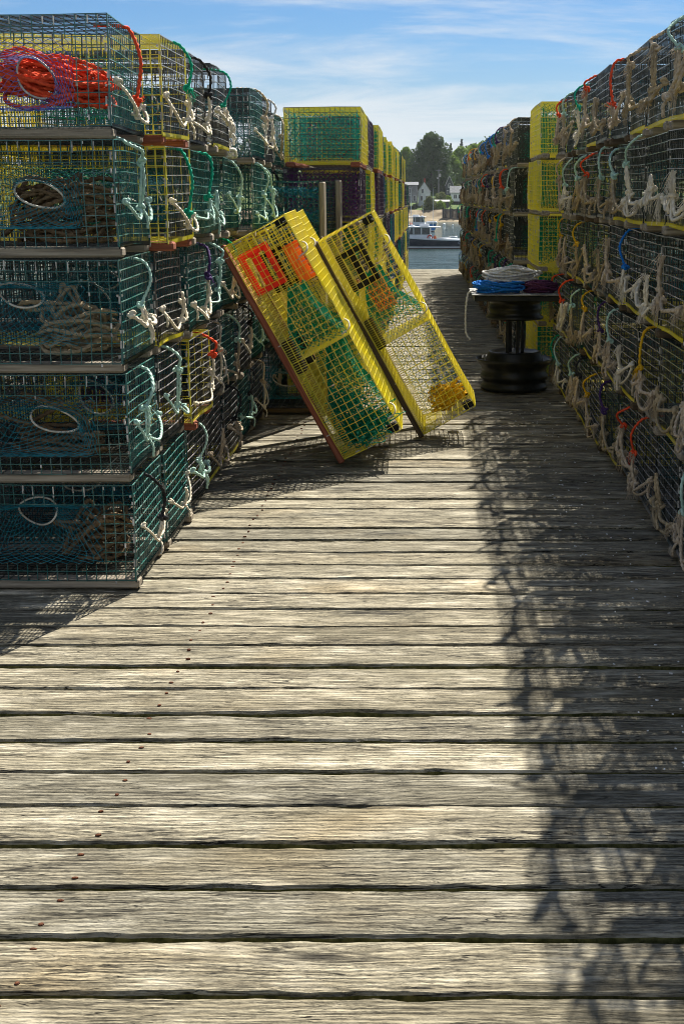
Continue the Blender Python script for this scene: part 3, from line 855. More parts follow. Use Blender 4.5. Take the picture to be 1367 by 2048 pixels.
# ------------------------------------------------------------------ leaning yellow traps
LL, LH = 1.345, 0.372
LCAGE = [cage_mesh(71 + k, L=LL, H=LH, hole=False, dense_top=True, dense_low=0.085, r=0.0022, g=0.0405) for k in range(3)]
LRUN = runner_mesh(LL + 0.03, 0.04, 0.075)
def funnel(mb, x0, x1, rng, small=(0.22, 0.10), nu=72, nv=24, r=0.0024, zc=0.24):
    """netting funnel: whole section at x0, small oval at x1"""
    def P(u, v):
        a = 2 * math.pi * u
        ca, sa = math.cos(a), math.sin(a)
        k = 1 / max(abs(ca), abs(sa))
        y0, z0 = ca * k * (TW / 2 - 0.02), sa * k * (LH / 2 - 0.02)
        y1, z1 = ca * small[0] / 2, sa * small[1] / 2 + (zc - 0.226)
        q = v ** 0.8
        w = 0.012 * math.sin(11 * u * 6.28 / 2 + 7 * v)
        return np.array((x0 + (x1 - x0) * v + w, y0 + (y1 - y0) * q + w * .6, RZ + LH / 2 + z0 + (z1 - z0) * q - 0.03 * math.sin(math.pi * v)))
    net(mb, P, nu, nv, r, 0, True)
def clump(mb, c, s, n, r, rng, mat=0):
    """tangle of line"""
    pts = []
    for _ in range(n):
        pts.append([c[k] + max(-1.5, min(1.5, rng.gauss(0, .55))) * s[k] for k in range(3)])
    mb.tube(resample(pts, r * 3.0), r, 5, mat)
def vent_mesh(lx, lz, bars=3):
    mb = MB(); fw = 0.036
    mb.bbox((0, 0, -lz / 2 + fw / 2), (lx, 0.012, fw), 0.004); mb.bbox((0, 0, lz / 2 - fw / 2), (lx, 0.012, fw), 0.004)
    mb.bbox((-lx / 2 + fw / 2, 0, 0), (fw, 0.011, lz - 2 * fw + .002), 0.003); mb.bbox((lx / 2 - fw / 2, 0, 0), (fw, 0.011, lz - 2 * fw + .002), 0.003)
    for k in range(1, bars):
        z = -lz / 2 + fw / 2 + (lz - fw) * k / bars
        mb.bbox((0, 0, z), (lx - 2 * fw + .004, 0.010, fw * (1.35 if k == 1 else 1.1)), 0.003)
    return mb.mesh('escape_vent')
def lean(label, A, tilt, fwd, k, runner):
    """trap standing on the edge of one end; A is the near end of that edge on the deck"""
    u = Vector((-math.sin(tilt), -math.sin(fwd) * math.cos(tilt), math.cos(tilt) * math.cos(fwd))).normalized()
    y = Vector((0, -math.cos(fwd), -math.sin(fwd)))
    w = u.cross(y).normalized(); y = w.cross(u).normalized()
    Mx = Matrix((u, y, w)).transposed()
    org = Vector(A) - Mx @ Vector((-LL / 2 - 0.015, TW / 2, 0.0))
    t = thing('lobster_trap', label, 'lobster trap', 'yellow traps leaning across the walkway', org, Mx.to_euler())
    obj('wire_cage', LCAGE[k], ['wire_yellow', 'clip_pale', 'wire_yellow', 'wire_yellow', 'wire_yellow', 'wire_yellow'], t)
    for s in (-1, 1): obj('runner', LRUN, runner, t, (0, s * (TW / 2 - 0.038), 0))
    return t
rg = random.Random(11)
t1 = lean('yellow lobster trap with red escape vent leaning on the green stack', (-0.482, 7.22, 0.004), R(27.8), R(2.0), 0, 'runner_red')
t3 = lean('yellow lobster trap sandwiched behind the one with the red vent', (-0.494, 7.83, 0.004), R(27.6), R(1.0), 1, 'runner_red')
t2 = lean('yellow lobster trap with black vent and orange rope leaning on another', (-0.026, 8.03, 0.004), R(28.6), R(1.5), 2, 'runner_dark')
mb = MB(); funnel(mb, -0.04, 0.30, rg, zc=0.25); obj('netting_head', mb.mesh('netting_head', sides=3), 'twine_green', t1)
mb = MB(); funnel(mb, -0.50, -0.06, rg, zc=0.30, nv=32); obj('netting_head', mb.mesh('netting_head', sides=3), 'twine_green', t1)
mb = MB(); clump(mb, (-0.60, 0.05, RZ + .17), (.07, .24, .16), 330, 0.0028, rg); clump(mb, (-0.44, 0.12, RZ + .14), (.12, .12, .11), 160, 0.0024, rg); obj('loose_netting', mb.mesh('loose_netting', smooth=True), 'twine_green', t1)
mb = MB(); funnel(mb, 0.02, 0.36, rg, zc=0.24); obj('netting_head', mb.mesh('netting_head', sides=3), 'twine_green', t2)
mb = MB()
def sheet(u, v):
    x = -0.58 + u * 0.62; z = RZ + 0.06 + v * (LH - 0.07)
    return np.array((x, 0.10 + 0.16 * u * math.sin(math.pi * v * .9) - 0.10 * math.sin(3 * u), z + 0.012 * math.sin(9 * u)))
net(mb, sheet, 40, 24, 0.0013); obj('parlour_netting', mb.mesh('parlour_netting', sides=3), 'twine_darkteal', t2)
mb = MB(); funnel(mb, -0.3, 0.1, rg); obj('netting_head', mb.mesh('netting_head', sides=3), 'twine_green', t3)
v1 = vent_mesh(0.245, 0.185, 2)
obj('escape_vent', v1, 'vent_red', t1, (0.475, TW / 2 - 0.014, RZ + 0.118))
o = obj('escape_vent', vent_mesh(0.24, 0.13, 2), 'vent_orange', t1, (0.40, -TW / 2 + 0.03, RZ + 0.27))
o = obj('escape_vent', v1, 'vent_black', t2, (0.43, TW / 2 - 0.016, RZ + 0.14))
o = obj('escape_vent', vent_mesh(0.24, 0.13, 2), 'vent_orange', t2, (0.20, -TW / 2 + 0.03, RZ + 0.15))
o = obj('escape_vent', v1, 'vent_black', t3, (0.43, TW / 2 - 0.016, RZ + 0.14))
bk = MB(); bk.bbox((0, 0, 0), (0.20, 0.10, 0.055), 0.006); bkm = bk.mesh('ballast_brick')
obj('ballast_brick', bkm, 'ballast', t1, (-0.03, TW / 2 - 0.06, RZ + 0.033)); obj('ballast_brick', bkm, 'ballast', t1, (-0.05, -TW / 2 + 0.07, RZ + 0.033))
obj('ballast_brick', bkm, 'ballast', t2, (0.02, TW / 2 - 0.07, RZ + 0.033))
cg = MB(); cg.bbox((0, 0, 0), (0.045, 0.075, 0.065), 0.008); cgm = cg.mesh('corner_guard')
for t in (t1, t2, t3):
    for s in (-1, 1):
        obj('corner_guard', cgm, 'vent_black', t, (-LL / 2 + 0.028, s * (TW / 2 - 0.036), RZ + LH - 0.04))
        obj('corner_guard', cgm, 'vent_black', t, (LL / 2 - 0.028, s * (TW / 2 - 0.036), RZ + LH - 0.04))
for t, xs in ((t1, (0.50, 0.02, -0.52)), (t2, (0.52, 0.05)), (t3, (0.5,))):        # white shock-cord door hooks on the lid
    for x in xs:
        mb = MB(); mb.tube(resample([(x, TW / 2 - 0.09, RZ + LH + .004), (x - .02, TW / 2 - .05, RZ + LH + .022), (x - .05, TW / 2 - .01, RZ + LH + .01), (x - .06, TW / 2 + .006, RZ + LH - .04)], .01), 0.005, 6)
        obj('door_hook', mb.mesh('door_hook', smooth=True), 'ring_white', t)
def local_pt(t, p):
    Mx = t.rotation_euler.to_matrix(); return t.location + Mx @ Vector(p)
# orange-yellow rope lying in the low corner of the second leaning trap
mb = MB()
c = local_pt(t2, (-LL / 2 + 0.115, 0.06, RZ + 0.235))
rr = random.Random(4)
Mx = t2.rotation_euler.to_matrix()
for k in range(16):
    pts = []
    a0 = rr.uniform(0, 6.28)
    for q in range(9):
        a = a0 + q * 6.28 / 9
        p = Vector((math.sin(a) * 0.055 * rr.uniform(.5, 1.1) + rr.gauss(0, .018), math.cos(a) * 0.15 * rr.uniform(.7, 1.1), math.sin(a * 2 + k) * .05 + rr.gauss(0, .035)))
        p.x = max(-0.085, min(.10, p.x)); p.z = max(-.13, min(.115, p.z + rr.uniform(-.05, .05) * (1.5 if k % 2 else 1)))
        pts.append(np.array(c + Mx @ p) - np.array(c))
    mb.rope(pts, 0.0062, closed=True)
o = obj('rope_bundle', mb.mesh('rope_bundle', smooth=True), 'rope_yellow', None, c)
tag(o, 'bundle of golden yellow rope lying in the corner of a leaning trap', 'rope')

# trap standing on its end behind the leaning ones, on a flat one
make_trap('dark green lobster trap lying flat under the upright trap', 'upright trap pair', (-1.28, 9.28, 0.001), R(1), 'wire_shade', net_mat=TEAL, rng=rg, runner='runner_dark')
up = make_trap('green lobster trap standing on end with wooden runners upright', 'upright trap pair', (0, 0, 0), 0, 'wire_green', netting='fill', hole=False, bars='wire_green_lit', net_mat='twine_darkteal', rng=rg, runner='runner_grey')
up.scale = (0.93, 1, 0.95)
u = Vector((0, 0, 1)); w = Vector((-0.985, 0.17, 0)).normalized(); yv = w.cross(u)
up.rotation_euler = Matrix((u, yv, w)).transposed().to_euler()
up.location = (-0.625, 9.22, 0.4215 + (TL / 2 + 0.037) * 0.93)

# ------------------------------------------------------------------ rope coils
def hank(name, label, mat, center, a, b, h, n, r, seed, waist=0.0, rot=0.0, tail=None, lift=0.0):
    """loose coil: n uneven oval turns piled to height h"""
    rng = random.Random(seed); mb = MB()
    for k in range(n):
        ka = a * rng.uniform(0.62, 1.05); kb = b * rng.uniform(0.5, 1.05)
        z0 = r + (h - 2 * r) * (k / max(1, n - 1))
        ph = rng.uniform(0, 6.28); pts = []
        ox, oy = rng.gauss(0, a * .03), rng.gauss(0, b * .06)
        for q in range(14):
            an = q * 2 * math.pi / 14
            wv = 1 - waist * math.exp(-(math.cos(an) / 0.4) ** 2)
            x = ka * math.cos(an) + ox; y = kb * math.sin(an) * wv + oy
            z = max(r, z0 + 0.25 * h * math.sin(an * 2 + ph) * rng.uniform(.2, .8) + rng.gauss(0, r * .35) + lift * math.cos(an))
            pts.append((x * math.cos(rot) - y * math.sin(rot), x * math.sin(rot) + y * math.cos(rot), z))
        mb.rope(pts, r, closed=True)
    if tail is not None: mb.rope(tail, r)
    o = obj(name, mb.mesh(name, smooth=True), mat, None, center)
    return tag(o, label, 'rope')
# orange bundle in the top trap, brown coils in the four below
def fat_hank(name, label, mat, center, size, n, r, seed, rot):
    """a gathered bundle: turns wound round a fat spindle along local x"""
    rng = random.Random(seed); mb = MB()
    for k in range(n):
        ph = rng.uniform(0, 6.28); pts = []
        rad = rng.uniform(0.45, 1.05); off = rng.uniform(-1, 1); sc_ = rng.uniform(.72, 1.08); tl_ = rng.gauss(0, .14); sh_ = rng.gauss(0, .025)
        for q in range(16):
            an = q * 2 * math.pi / 16
            x = math.cos(an) * size[0] * sc_ + sh_
            th = off * 1.4 + 0.5 * math.sin(an + ph)
            s = math.sin(an)
            pr = (0.35 + 0.65 * abs(math.cos(an * 1.0 + .2)) if False else 1.0) * rad
            y = s * size[1] * pr * math.cos(th) + rng.gauss(0, r * .4)
            z = s * size[2] * pr * 0.55 + size[2] * 0.75 * math.sin(th + k) * rad * (1 - 0.45 * abs(math.cos(an))) + rng.gauss(0, r * .4)
            pts.append((x, y, z + x * tl_))
        mb.rope(pts, r, closed=True)
    me = mb.mesh(name, smooth=True)
    o = obj(name, me, mat, None, center, rot)
    return tag(o, label, 'rope')
fat_hank('rope_bundle', 'thick bundle of orange rope inside the top trap of its stack', 'rope_orange', (-1.375, 5.10, 4 * LROW + RZ + 0.175), (0.20, 0.13, 0.085), 26, 0.0085, 3, (0, R(10), R(8)))
for k, (dx, dy, a_, b_, h_, n_, rt, mt) in enumerate(((0.10, .02, .13, .09, .19, 9, 70, 'rope_brown'), (-.06, .05, .20, .10, .10, 8, -15, 'rope_brown'), (.05, .0, .15, .13, .17, 10, 40, 'rope_olive'), (.03, .03, .21, .11, .22, 13, 12, 'rope_brown'))):
    rq = random.Random(90 + k); tp = [(a_ * .5, 0, h_ * .7)]
    for q in range(9): tp.append((rq.uniform(-.24, .12), rq.uniform(-.17, .1), rq.uniform(.02, .26)))
    hank('rope_coil', '%s rope coil inside the %s green trap below the orange rope' % ('tan' if mt == 'rope_olive' else 'brown', ('bottom', 'second lowest', 'middle', 'second highest')[k]), mt,
         (-1.42 + dx, 5.15 + dy, k * LROW + RZ + 0.006), a_, b_, h_, n_, 0.0095, 40 + k, rot=R(rt), tail=tp)
# white bundle lying on the lower column
hank('rope_bundle', 'bundle of white rope draped over the lower column of traps', 'rope_white', (-1.165, 7.43, 4 * LROW + 0.002), 0.22, 0.11, 0.22, 20, 0.0075, 61, rot=R(75), lift=-0.03)

# ------------------------------------------------------------------ rope stand made of wheel rims
SX, SY = 0.715, 10.20
st = thing('rope_stand', 'black steel stand of wheel rims with square plate top holding ropes', 'stand', None, (SX, SY, 0.0))
mb = MB(); mb.lathe([(0.24, 0.002), (0.262, 0.012), (0.265, 0.04), (0.25, 0.052), (0.25, 0.085), (0.266, 0.098), (0.266, 0.13), (0.254, 0.142), (0.256, 0.185), (0.285, 0.215), (0.304, 0.248), (0.30, 0.253), (0.278, 0.228), (0.24, 0.205), (0.2, 0.2)], 48)
obj('lower_rim', mb.mesh('lower_rim', smooth=True), 'steel_black', st)
mb = MB(); mb.lathe([(0.236, 0.2), (0.232, 0.225), (0.208, 0.295), (0.20, 0.306), (0.19, 0.308), (0.175, 0.296), (0.08, 0.29)], 40)
obj('inner_rim', mb.mesh('inner_rim', smooth=True), 'steel_black', st)
pl = MB(); pl.bbox((0, 0, 0), (0.026, 0.026, 0.27), 0.003); plm = pl.mesh('post')
for (dx, dy) in ((-.06, -.05), (.02, -.07), (.065, .04), (-.03, .06)): obj('post', plm, 'steel_black', st, (dx, dy, 0.425))
mb = MB(); mb.lathe([(0.16, 0.556), (0.218, 0.56), (0.226, 0.574), (0.205, 0.59), (0.196, 0.612), (0.206, 0.63), (0.205, 0.655), (0.196, 0.668), (0.20, 0.695), (0.224, 0.706), (0.224, 0.715)], 44)
obj('upper_drum', mb.mesh('upper_drum', smooth=True), 'steel_black', st)
mb = MB(); mb.bbox((0, 0, 0.737), (0.66, 0.66, 0.040), 0.005); obj('skirt', mb.mesh('skirt'), 'steel_black', st)
mb = MB(); mb.bbox((0, 0, 0.765), (0.70, 0.70, 0.012), 0.003); obj('top_plate', mb.mesh('top_plate'), 'plate_grey', st)
TZ = 0.772
hank('rope_coil', 'bright blue rope coil on the rope stand plate', 'rope_blue', (SX - 0.135, SY - 0.17, TZ), 0.19, 0.12, 0.085, 15, 0.0075, 81, rot=R(-4))
hank('rope_coil', 'dark plum purple rope coil on the rope stand plate', 'rope_plum', (SX + 0.185, SY - 0.14, TZ), 0.135, 0.11, 0.085, 14, 0.0065, 82, rot=R(6))
tl = [(-0.16, -0.10, .05), (-0.24, -0.13, .02), (-.30, -.14, -.07), (-0.315, -0.16, -0.075), (-0.335, -.17, -.20), (-0.345, -.17, -.33), (-0.32, -.18, -.40), (-0.29, -.18, -.44)]
tl = [(-0.17, -0.05, .05), (-0.245, -0.09, -0.055), (-0.285, -0.11, -0.068), (-.335, -.12, -.085), (-.352, -.13, -.20), (-.355, -.13, -.33), (-.345, -.14, -.40), (-.315, -.15, -.44)]
hank('rope_coil', 'coil of white rope with loose end hanging off the rope stand', 'rope_white', (SX - 0.035, SY + 0.02, TZ + 0.075), 0.22, 0.13, 0.10, 17, 0.009, 83, rot=R(3), tail=tl)

# ------------------------------------------------------------------ harbour water
WZ = -5.5
def water_mat():
    k = NB('harbour_water')
    v = k.coords((1, 1, 1), rnd=False)
    h1 = k.noise(k.coords((0.16, 0.5, 1), rnd=False), 1.0, 4, 0.55, 0.6)
    h2 = k.noise(k.coords((0.9, 1.6, 1), rnd=False), 1.0, 3, 0.5)
    h3 = k.noise(k.coords((0.02, 0.06, 1), rnd=False), 1.0, 2, 0.5)
    k.col((0.02, 0.05, 0.045)); k.rough(0.05); k.b.inputs['IOR'].default_value = 1.33
    k.bump(k.math('ADD', k.math('MULTIPLY', h1, 1.0), k.math('ADD', k.math('MULTIPLY', h2, 0.35), h3)), 1.0, 0.6)
    M['harbour_water'] = k.m
water_mat()
mb = MB(); mb.add([(-900, -200, 0), (900, -200, 0), (900, 420, 0), (-900, 420, 0)], [(0, 1, 2, 3)])
struct(obj('water', mb.mesh('water'), 'harbour_water', None, (0, 0, WZ)))['label'] = 'calm harbour water'

# ------------------------------------------------------------------ far shore
mottled('beach_sand', (0.13, 0.10, 0.065), (0.33, 0.27, 0.18), 0.35, 0.35, 0.7, 0.95, 0.1)
mottled('meadow', (0.05, 0.085, 0.02), (0.10, 0.15, 0.04), 0.12, 0.35, 0.65, 0.95, 0.1)
mottled('shingle_grey', (0.17, 0.175, 0.175), (0.26, 0.26, 0.255), 3, rough=0.9)
mottled('clapboard_white', (0.62, 0.64, 0.66), (0.74, 0.75, 0.76), 2, rough=0.7)
mottled('clapboard_dark', (0.05, 0.055, 0.06), (0.09, 0.095, 0.10), 2, rough=0.8)
mottled('roof_pale', (0.33, 0.33, 0.31), (0.45, 0.44, 0.42), 2, rough=0.9)
mottled('roof_grey', (0.10, 0.11, 0.12), (0.17, 0.18, 0.19), 2, rough=0.9)
mottled('trim_white', (0.7, 0.7, 0.68), (0.78, 0.78, 0.76), 2, rough=0.6)
mottled('window_glass', (0.015, 0.02, 0.025), (0.04, 0.05, 0.06), 2, rough=0.08, spec=0.6)
mottled('brick_red', (0.22, 0.06, 0.04), (0.30, 0.10, 0.06), 6, rough=0.9)
mottled('bulkhead_timber', (0.025, 0.026, 0.03), (0.07, 0.07, 0.075), 1.5, rough=0.9)
mottled('bark', (0.05, 0.04, 0.03), (0.11, 0.09, 0.07), 4, rough=0.9)
def leaf_mat(name, a, b, c):
    k = NB(name); v = k.coords()
    n = k.noise(v, 0.45, 3, 0.6); n2 = k.noise(v, 2.5, 2)
    k.col(k.mixc(k.ramp(n2, [(0.4, 0.0), (0.7, 0.6)]), k.ramp(n, [(0.35, a), (0.6, b)]), c)); k.rough(0.7); k.spec(0.25)
    tr = k.new('ShaderNodeBsdfTranslucent'); mx = k.new('ShaderNodeMixShader'); mx.inputs[0].default_value = 0.30
    src = k.b.inputs['Base Color'].links[0].from_socket
    k.l.new(src, tr.inputs['Color']); k.l.new(k.b.outputs[0], mx.inputs[1]); k.l.new(tr.outputs[0], mx.inputs[2])
    k.l.new(mx.outputs[0], k.n['Material Output'].inputs['Surface']); M[name] = k.m
leaf_mat('leaf_dark', (0.03, 0.062, 0.022), (0.065, 0.11, 0.036), (0.10, 0.15, 0.05))
leaf_mat('leaf_light', (0.09, 0.17, 0.015), (0.17, 0.27, 0.03), (0.25, 0.34, 0.05))
leaf_mat('leaf_bush', (0.07, 0.095, 0.03), (0.14, 0.17, 0.06), (0.20, 0.22, 0.09))
leaf_mat('needle', (0.012, 0.028, 0.016), (0.025, 0.045, 0.024), (0.035, 0.06, 0.03))

def shore_z(x, y):
    d = y - 6 * math.sin(x * 0.013 + 0.4) * min(1, abs(x) / 30)
    pts = [(300, -9.0), (352, -6.6), (360, -5.5), (366, -4.5), (371, -2.6), (378, -2.2), (400, -0.2), (430, 3.0), (480, 9.0), (560, 14.0), (800, 17.0), (1500, 15.0)]
    for (a, za), (b, zb) in zip(pts, pts[1:]):
        if d <= b:
            t = max(0, (d - a) / (b - a)); return za + (zb - za) * t
    return 12.0
def terrain(name, ys, xs, mat, zoff=0.0):
    rng = np.random.default_rng(2); V = []; F = []
    for y in ys:
        for x in xs: V.append((x, y, shore_z(x, y) + 0.12 * math.sin(x * .7 + y * .3) * (y > 356) + 0.06 * math.sin(x * 2.1 - y * 1.3)))
    n = len(xs)
    for j in range(len(ys) - 1):
        for i in range(n - 1): F.append((j * n + i, j * n + i + 1, (j + 1) * n + i + 1, (j + 1) * n + i))
    mb = MB(); mb.add(V, F); o = struct(obj(name, mb.mesh(name, smooth=True), mat)); return o
xs = sorted(set([-900, -600, -400, -250, -160] + list(np.arange(-100, 101, 2.5)) + [160, 250, 400, 600, 900]))
terrain('beach', list(np.arange(346, 373.1, 1.5)), xs, 'beach_sand')['label'] = 'tan tidal beach across the harbour'
terrain('hillside', [371.5, 375, 380, 386, 393, 400, 410, 420, 435, 450, 480, 520, 560, 650, 800, 1100, 1500], xs, 'meadow')['label'] = 'green hillside behind the beach'

def leaf_quads(pts, size, rng):
    n = len(pts)
    a = rng.normal(size=(n, 3)); a /= np.linalg.norm(a, axis=1)[:, None]
    b = rng.normal(size=(n, 3)); b = np.cross(a, b); b /= np.linalg.norm(b, axis=1)[:, None]
    s = size * rng.uniform(0.6, 1.3, n)[:, None]
    V = np.stack([pts - a * s, pts + b * s * .6, pts + a * s, pts - b * s * .6], 1).reshape(-1, 3)
    return V, [(4 * i, 4 * i + 1, 4 * i + 2, 4 * i + 3) for i in range(n)]
def crown_points(lobes, per, rng, shell=0.55):
    out = []
    for (cx, cy, cz, rx, ry, rz) in lobes:
        d = rng.normal(size=(per, 3)); d /= np.linalg.norm(d, axis=1)[:, None]
        rad = shell + (1 - shell) * rng.uniform(0, 1, per) ** 0.6 + rng.normal(0, .05, per)
        out.append(np.array((cx, cy, cz)) + d * rad[:, None] * np.array((rx, ry, rz)))
    return np.concatenate(out)
def leafy_tree(label, base, h, w, mat, seed, name='broadleaf_tree', n_lobes=26, per=300, leaf=0.42, crown_from=0.12, cat='tree', group=None, top_pow=0.5):
    rng = np.random.default_rng(seed)
    t = thing(name, label, cat, group, base)
    mb = MB(); tp = [(0, 0, -0.5), (0.1, 0, h * .3), (-.1, 0.1, h * .6), (0, 0, h * .85)]
    mb.tube(resample(tp, h / 12), h * .03, 8, rend=h * .006)
    for k in range(7):
        a = k * 2.4; z = h * (0.25 + 0.07 * k)
        mb.tube(resample([(0, 0, z), (w * .2 * math.cos(a), w * .2 * math.sin(a), z + h * .08), (w * .36 * math.cos(a), w * .36 * math.sin(a), z + h * .2)], h / 14), h * .011, 6, rend=h * .003)
    obj('trunk', mb.mesh('trunk', smooth=True), 'bark', t)
    lobes = []
    for k in range(n_lobes):
        q = (k + .5) / n_lobes; z = h * (crown_from + (0.93 - crown_from) * q)
        env = math.sin(math.pi * min(1, (0.18 + 0.82 * q)) ** (1 / top_pow * .55)) ** 0.7 if q < .98 else .2
        env = max(0.25, env)
        a = k * 2.399 + rng.uniform(-.3, .3); rr = w * .5 * env * rng.uniform(.35, .75)
        s = w * rng.uniform(.13, .21) * (0.6 + .5 * env)
        lobes.append((rr * math.cos(a), rr * math.sin(a), z, s, s, s * rng.uniform(.75, 1.0)))
    P = crown_points(lobes, per, rng)
    V, F = leaf_quads(P, leaf, rng)
    mb = MB(); mb.add(V, F); obj('crown', mb.mesh('crown'), mat, t)
    return t
def conifer(label, base, h, w, seed, group):
    rng = np.random.default_rng(seed); t = thing('spruce_tree', label, 'tree', group, base)
    mb = MB(); mb.tube([(0, 0, -.5), (0, 0, h * .97)], h * .016, 7, rend=.03); obj('trunk', mb.mesh('trunk', smooth=True), 'bark', t)
    pts = []
    nl = 17
    for k in range(nl):
        q = k / (nl - 1); z = h * (0.1 + .88 * q); R_ = w * .5 * (1 - q) ** .85 + .12
        for b in range(9):
            a = b * .7 + k * 1.3 + rng.uniform(-.2, .2); R2 = R_ * rng.uniform(.7, 1.1)
            m = max(5, int(26 * (1 - q)))
            f = rng.uniform(0.1, 1, m)
            pts.append(np.stack([R2 * f * math.cos(a) + rng.normal(0, .1, m), R2 * f * math.sin(a) + rng.normal(0, .1, m), z - f * R2 * .28 + rng.normal(0, .13, m)], 1))
    V, F = leaf_quads(np.concatenate(pts), 0.28, rng); mb = MB(); mb.add(V, F); obj('crown', mb.mesh('crown'), 'needle', t)
    return t
def at(px, D): return (px - 846) * D / FPX
def zb(x, y): return shore_z(x, y)
D = 428
leafy_tree('huge dark rounded broadleaf tree behind the grey house', (at(861, D), D, zb(0, D) - 1.0), 19.2, 16.4, 'leaf_dark', 1, n_lobes=46, per=420, leaf=0.36, crown_from=0.05, top_pow=0.62)
for k, (px, D, h, w, lab) in enumerate(((812, 440, 13.2, 9.0, 'bright green tree between the trap stack and the huge dark tree'), (918, 446, 12.6, 11, 'bright green tree right below the pointed spruces'),
                                        (902, 440, 10.6, 8, 'light green tree growing against the huge dark tree'), (940, 450, 13.6, 12, 'bright green tree at the end of the slope'), (786, 442, 13, 10, 'bright green tree hidden mostly by the stacked traps'),
                                        (960, 455, 14, 12, 'bright green tree mostly hidden behind the rope-hung traps'))):
    leafy_tree(lab, (at(px, D), D, zb(0, D) - .5), h, w, 'leaf_light', 20 + k, n_lobes=24, per=260, leaf=0.36, crown_from=0.06)
for k, (px, D, h, w) in enumerate(((898, 480, 11.0, 4.6), (919, 482, 12.4, 5.2), (928, 486, 10.0, 4.2), (937, 484, 10.6, 5), (909, 490, 8.6, 4.2), (946, 484, 11, 5), (797, 480, 8.5, 4), (775, 482, 10, 5))):
    conifer(('slim spruce just touching the huge dark tree', 'tallest pointed spruce above the bright green trees', 'slender spruce beside the tallest one', 'bushy-topped spruce beside the slender spruce', 'short spruce between the huge tree and tallest spruce', 'spruce half hidden behind the rope-hung traps', 'lone spruce tip above the blue stacked traps', 'spruce hidden behind the yellow stacked traps')[k], (at(px, D), D, zb(0, D) - .5), h, w, 60 + k, 'spruces on the skyline')
leafy_tree('round olive bush on the bank below the white house', (at(858, 374), 374, -2.7), 3.9, 4.9, 'leaf_bush', 40, 'round_bush', 16, 200, 0.2, 0.0, 'bush')
leafy_tree('low green shrub beside the round bush on the bank', (at(878, 375), 375, -2.7), 2.6, 4.0, 'leaf_light', 41, 'shrub', 12, 160, 0.2, 0.0, 'bush')
leafy_tree('olive shrub growing beside the white cottage', (at(912, 400), 402, -0.6), 5.2, 5.2, 'leaf_bush', 42, 'shrub', 14, 170, 0.26, 0.0, 'bush')
leafy_tree('yellow green shrub between the shed and the white cottage', (at(894, 386), 386, -1.9), 3.4, 3.0, 'leaf_light', 43, 'shrub', 10, 140, 0.2, 0.0, 'bush')
leafy_tree('pale shrub at the foot of the utility pole', (at(880, 396), 396, -1.0), 3.2, 5.2, 'leaf_bush', 44, 'shrub', 12, 150, 0.22, 0.0, 'bush')
# the wood that covers the rest of the hillside
rng = np.random.default_rng(9); lob = []
for x in list(np.arange(-420, -14, 7)) + list(np.arange(22, 430, 7)):
    y = rng.uniform(440, 500); s_ = rng.uniform(4, 7); z = zb(0, y)
    lob.append((x + rng.uniform(-3, 3), y, z + 4, s_, s_, rng.uniform(6, 10)))
V, F = leaf_quads(crown_points(lob, 260, rng, 0.7), 0.8, rng); mb = MB(); mb.add(V, F)
tag(stuff(obj('far_wood', mb.mesh('far_wood'), 'leaf_dark')), 'continuous dark green wood along the far hillside', 'wood')

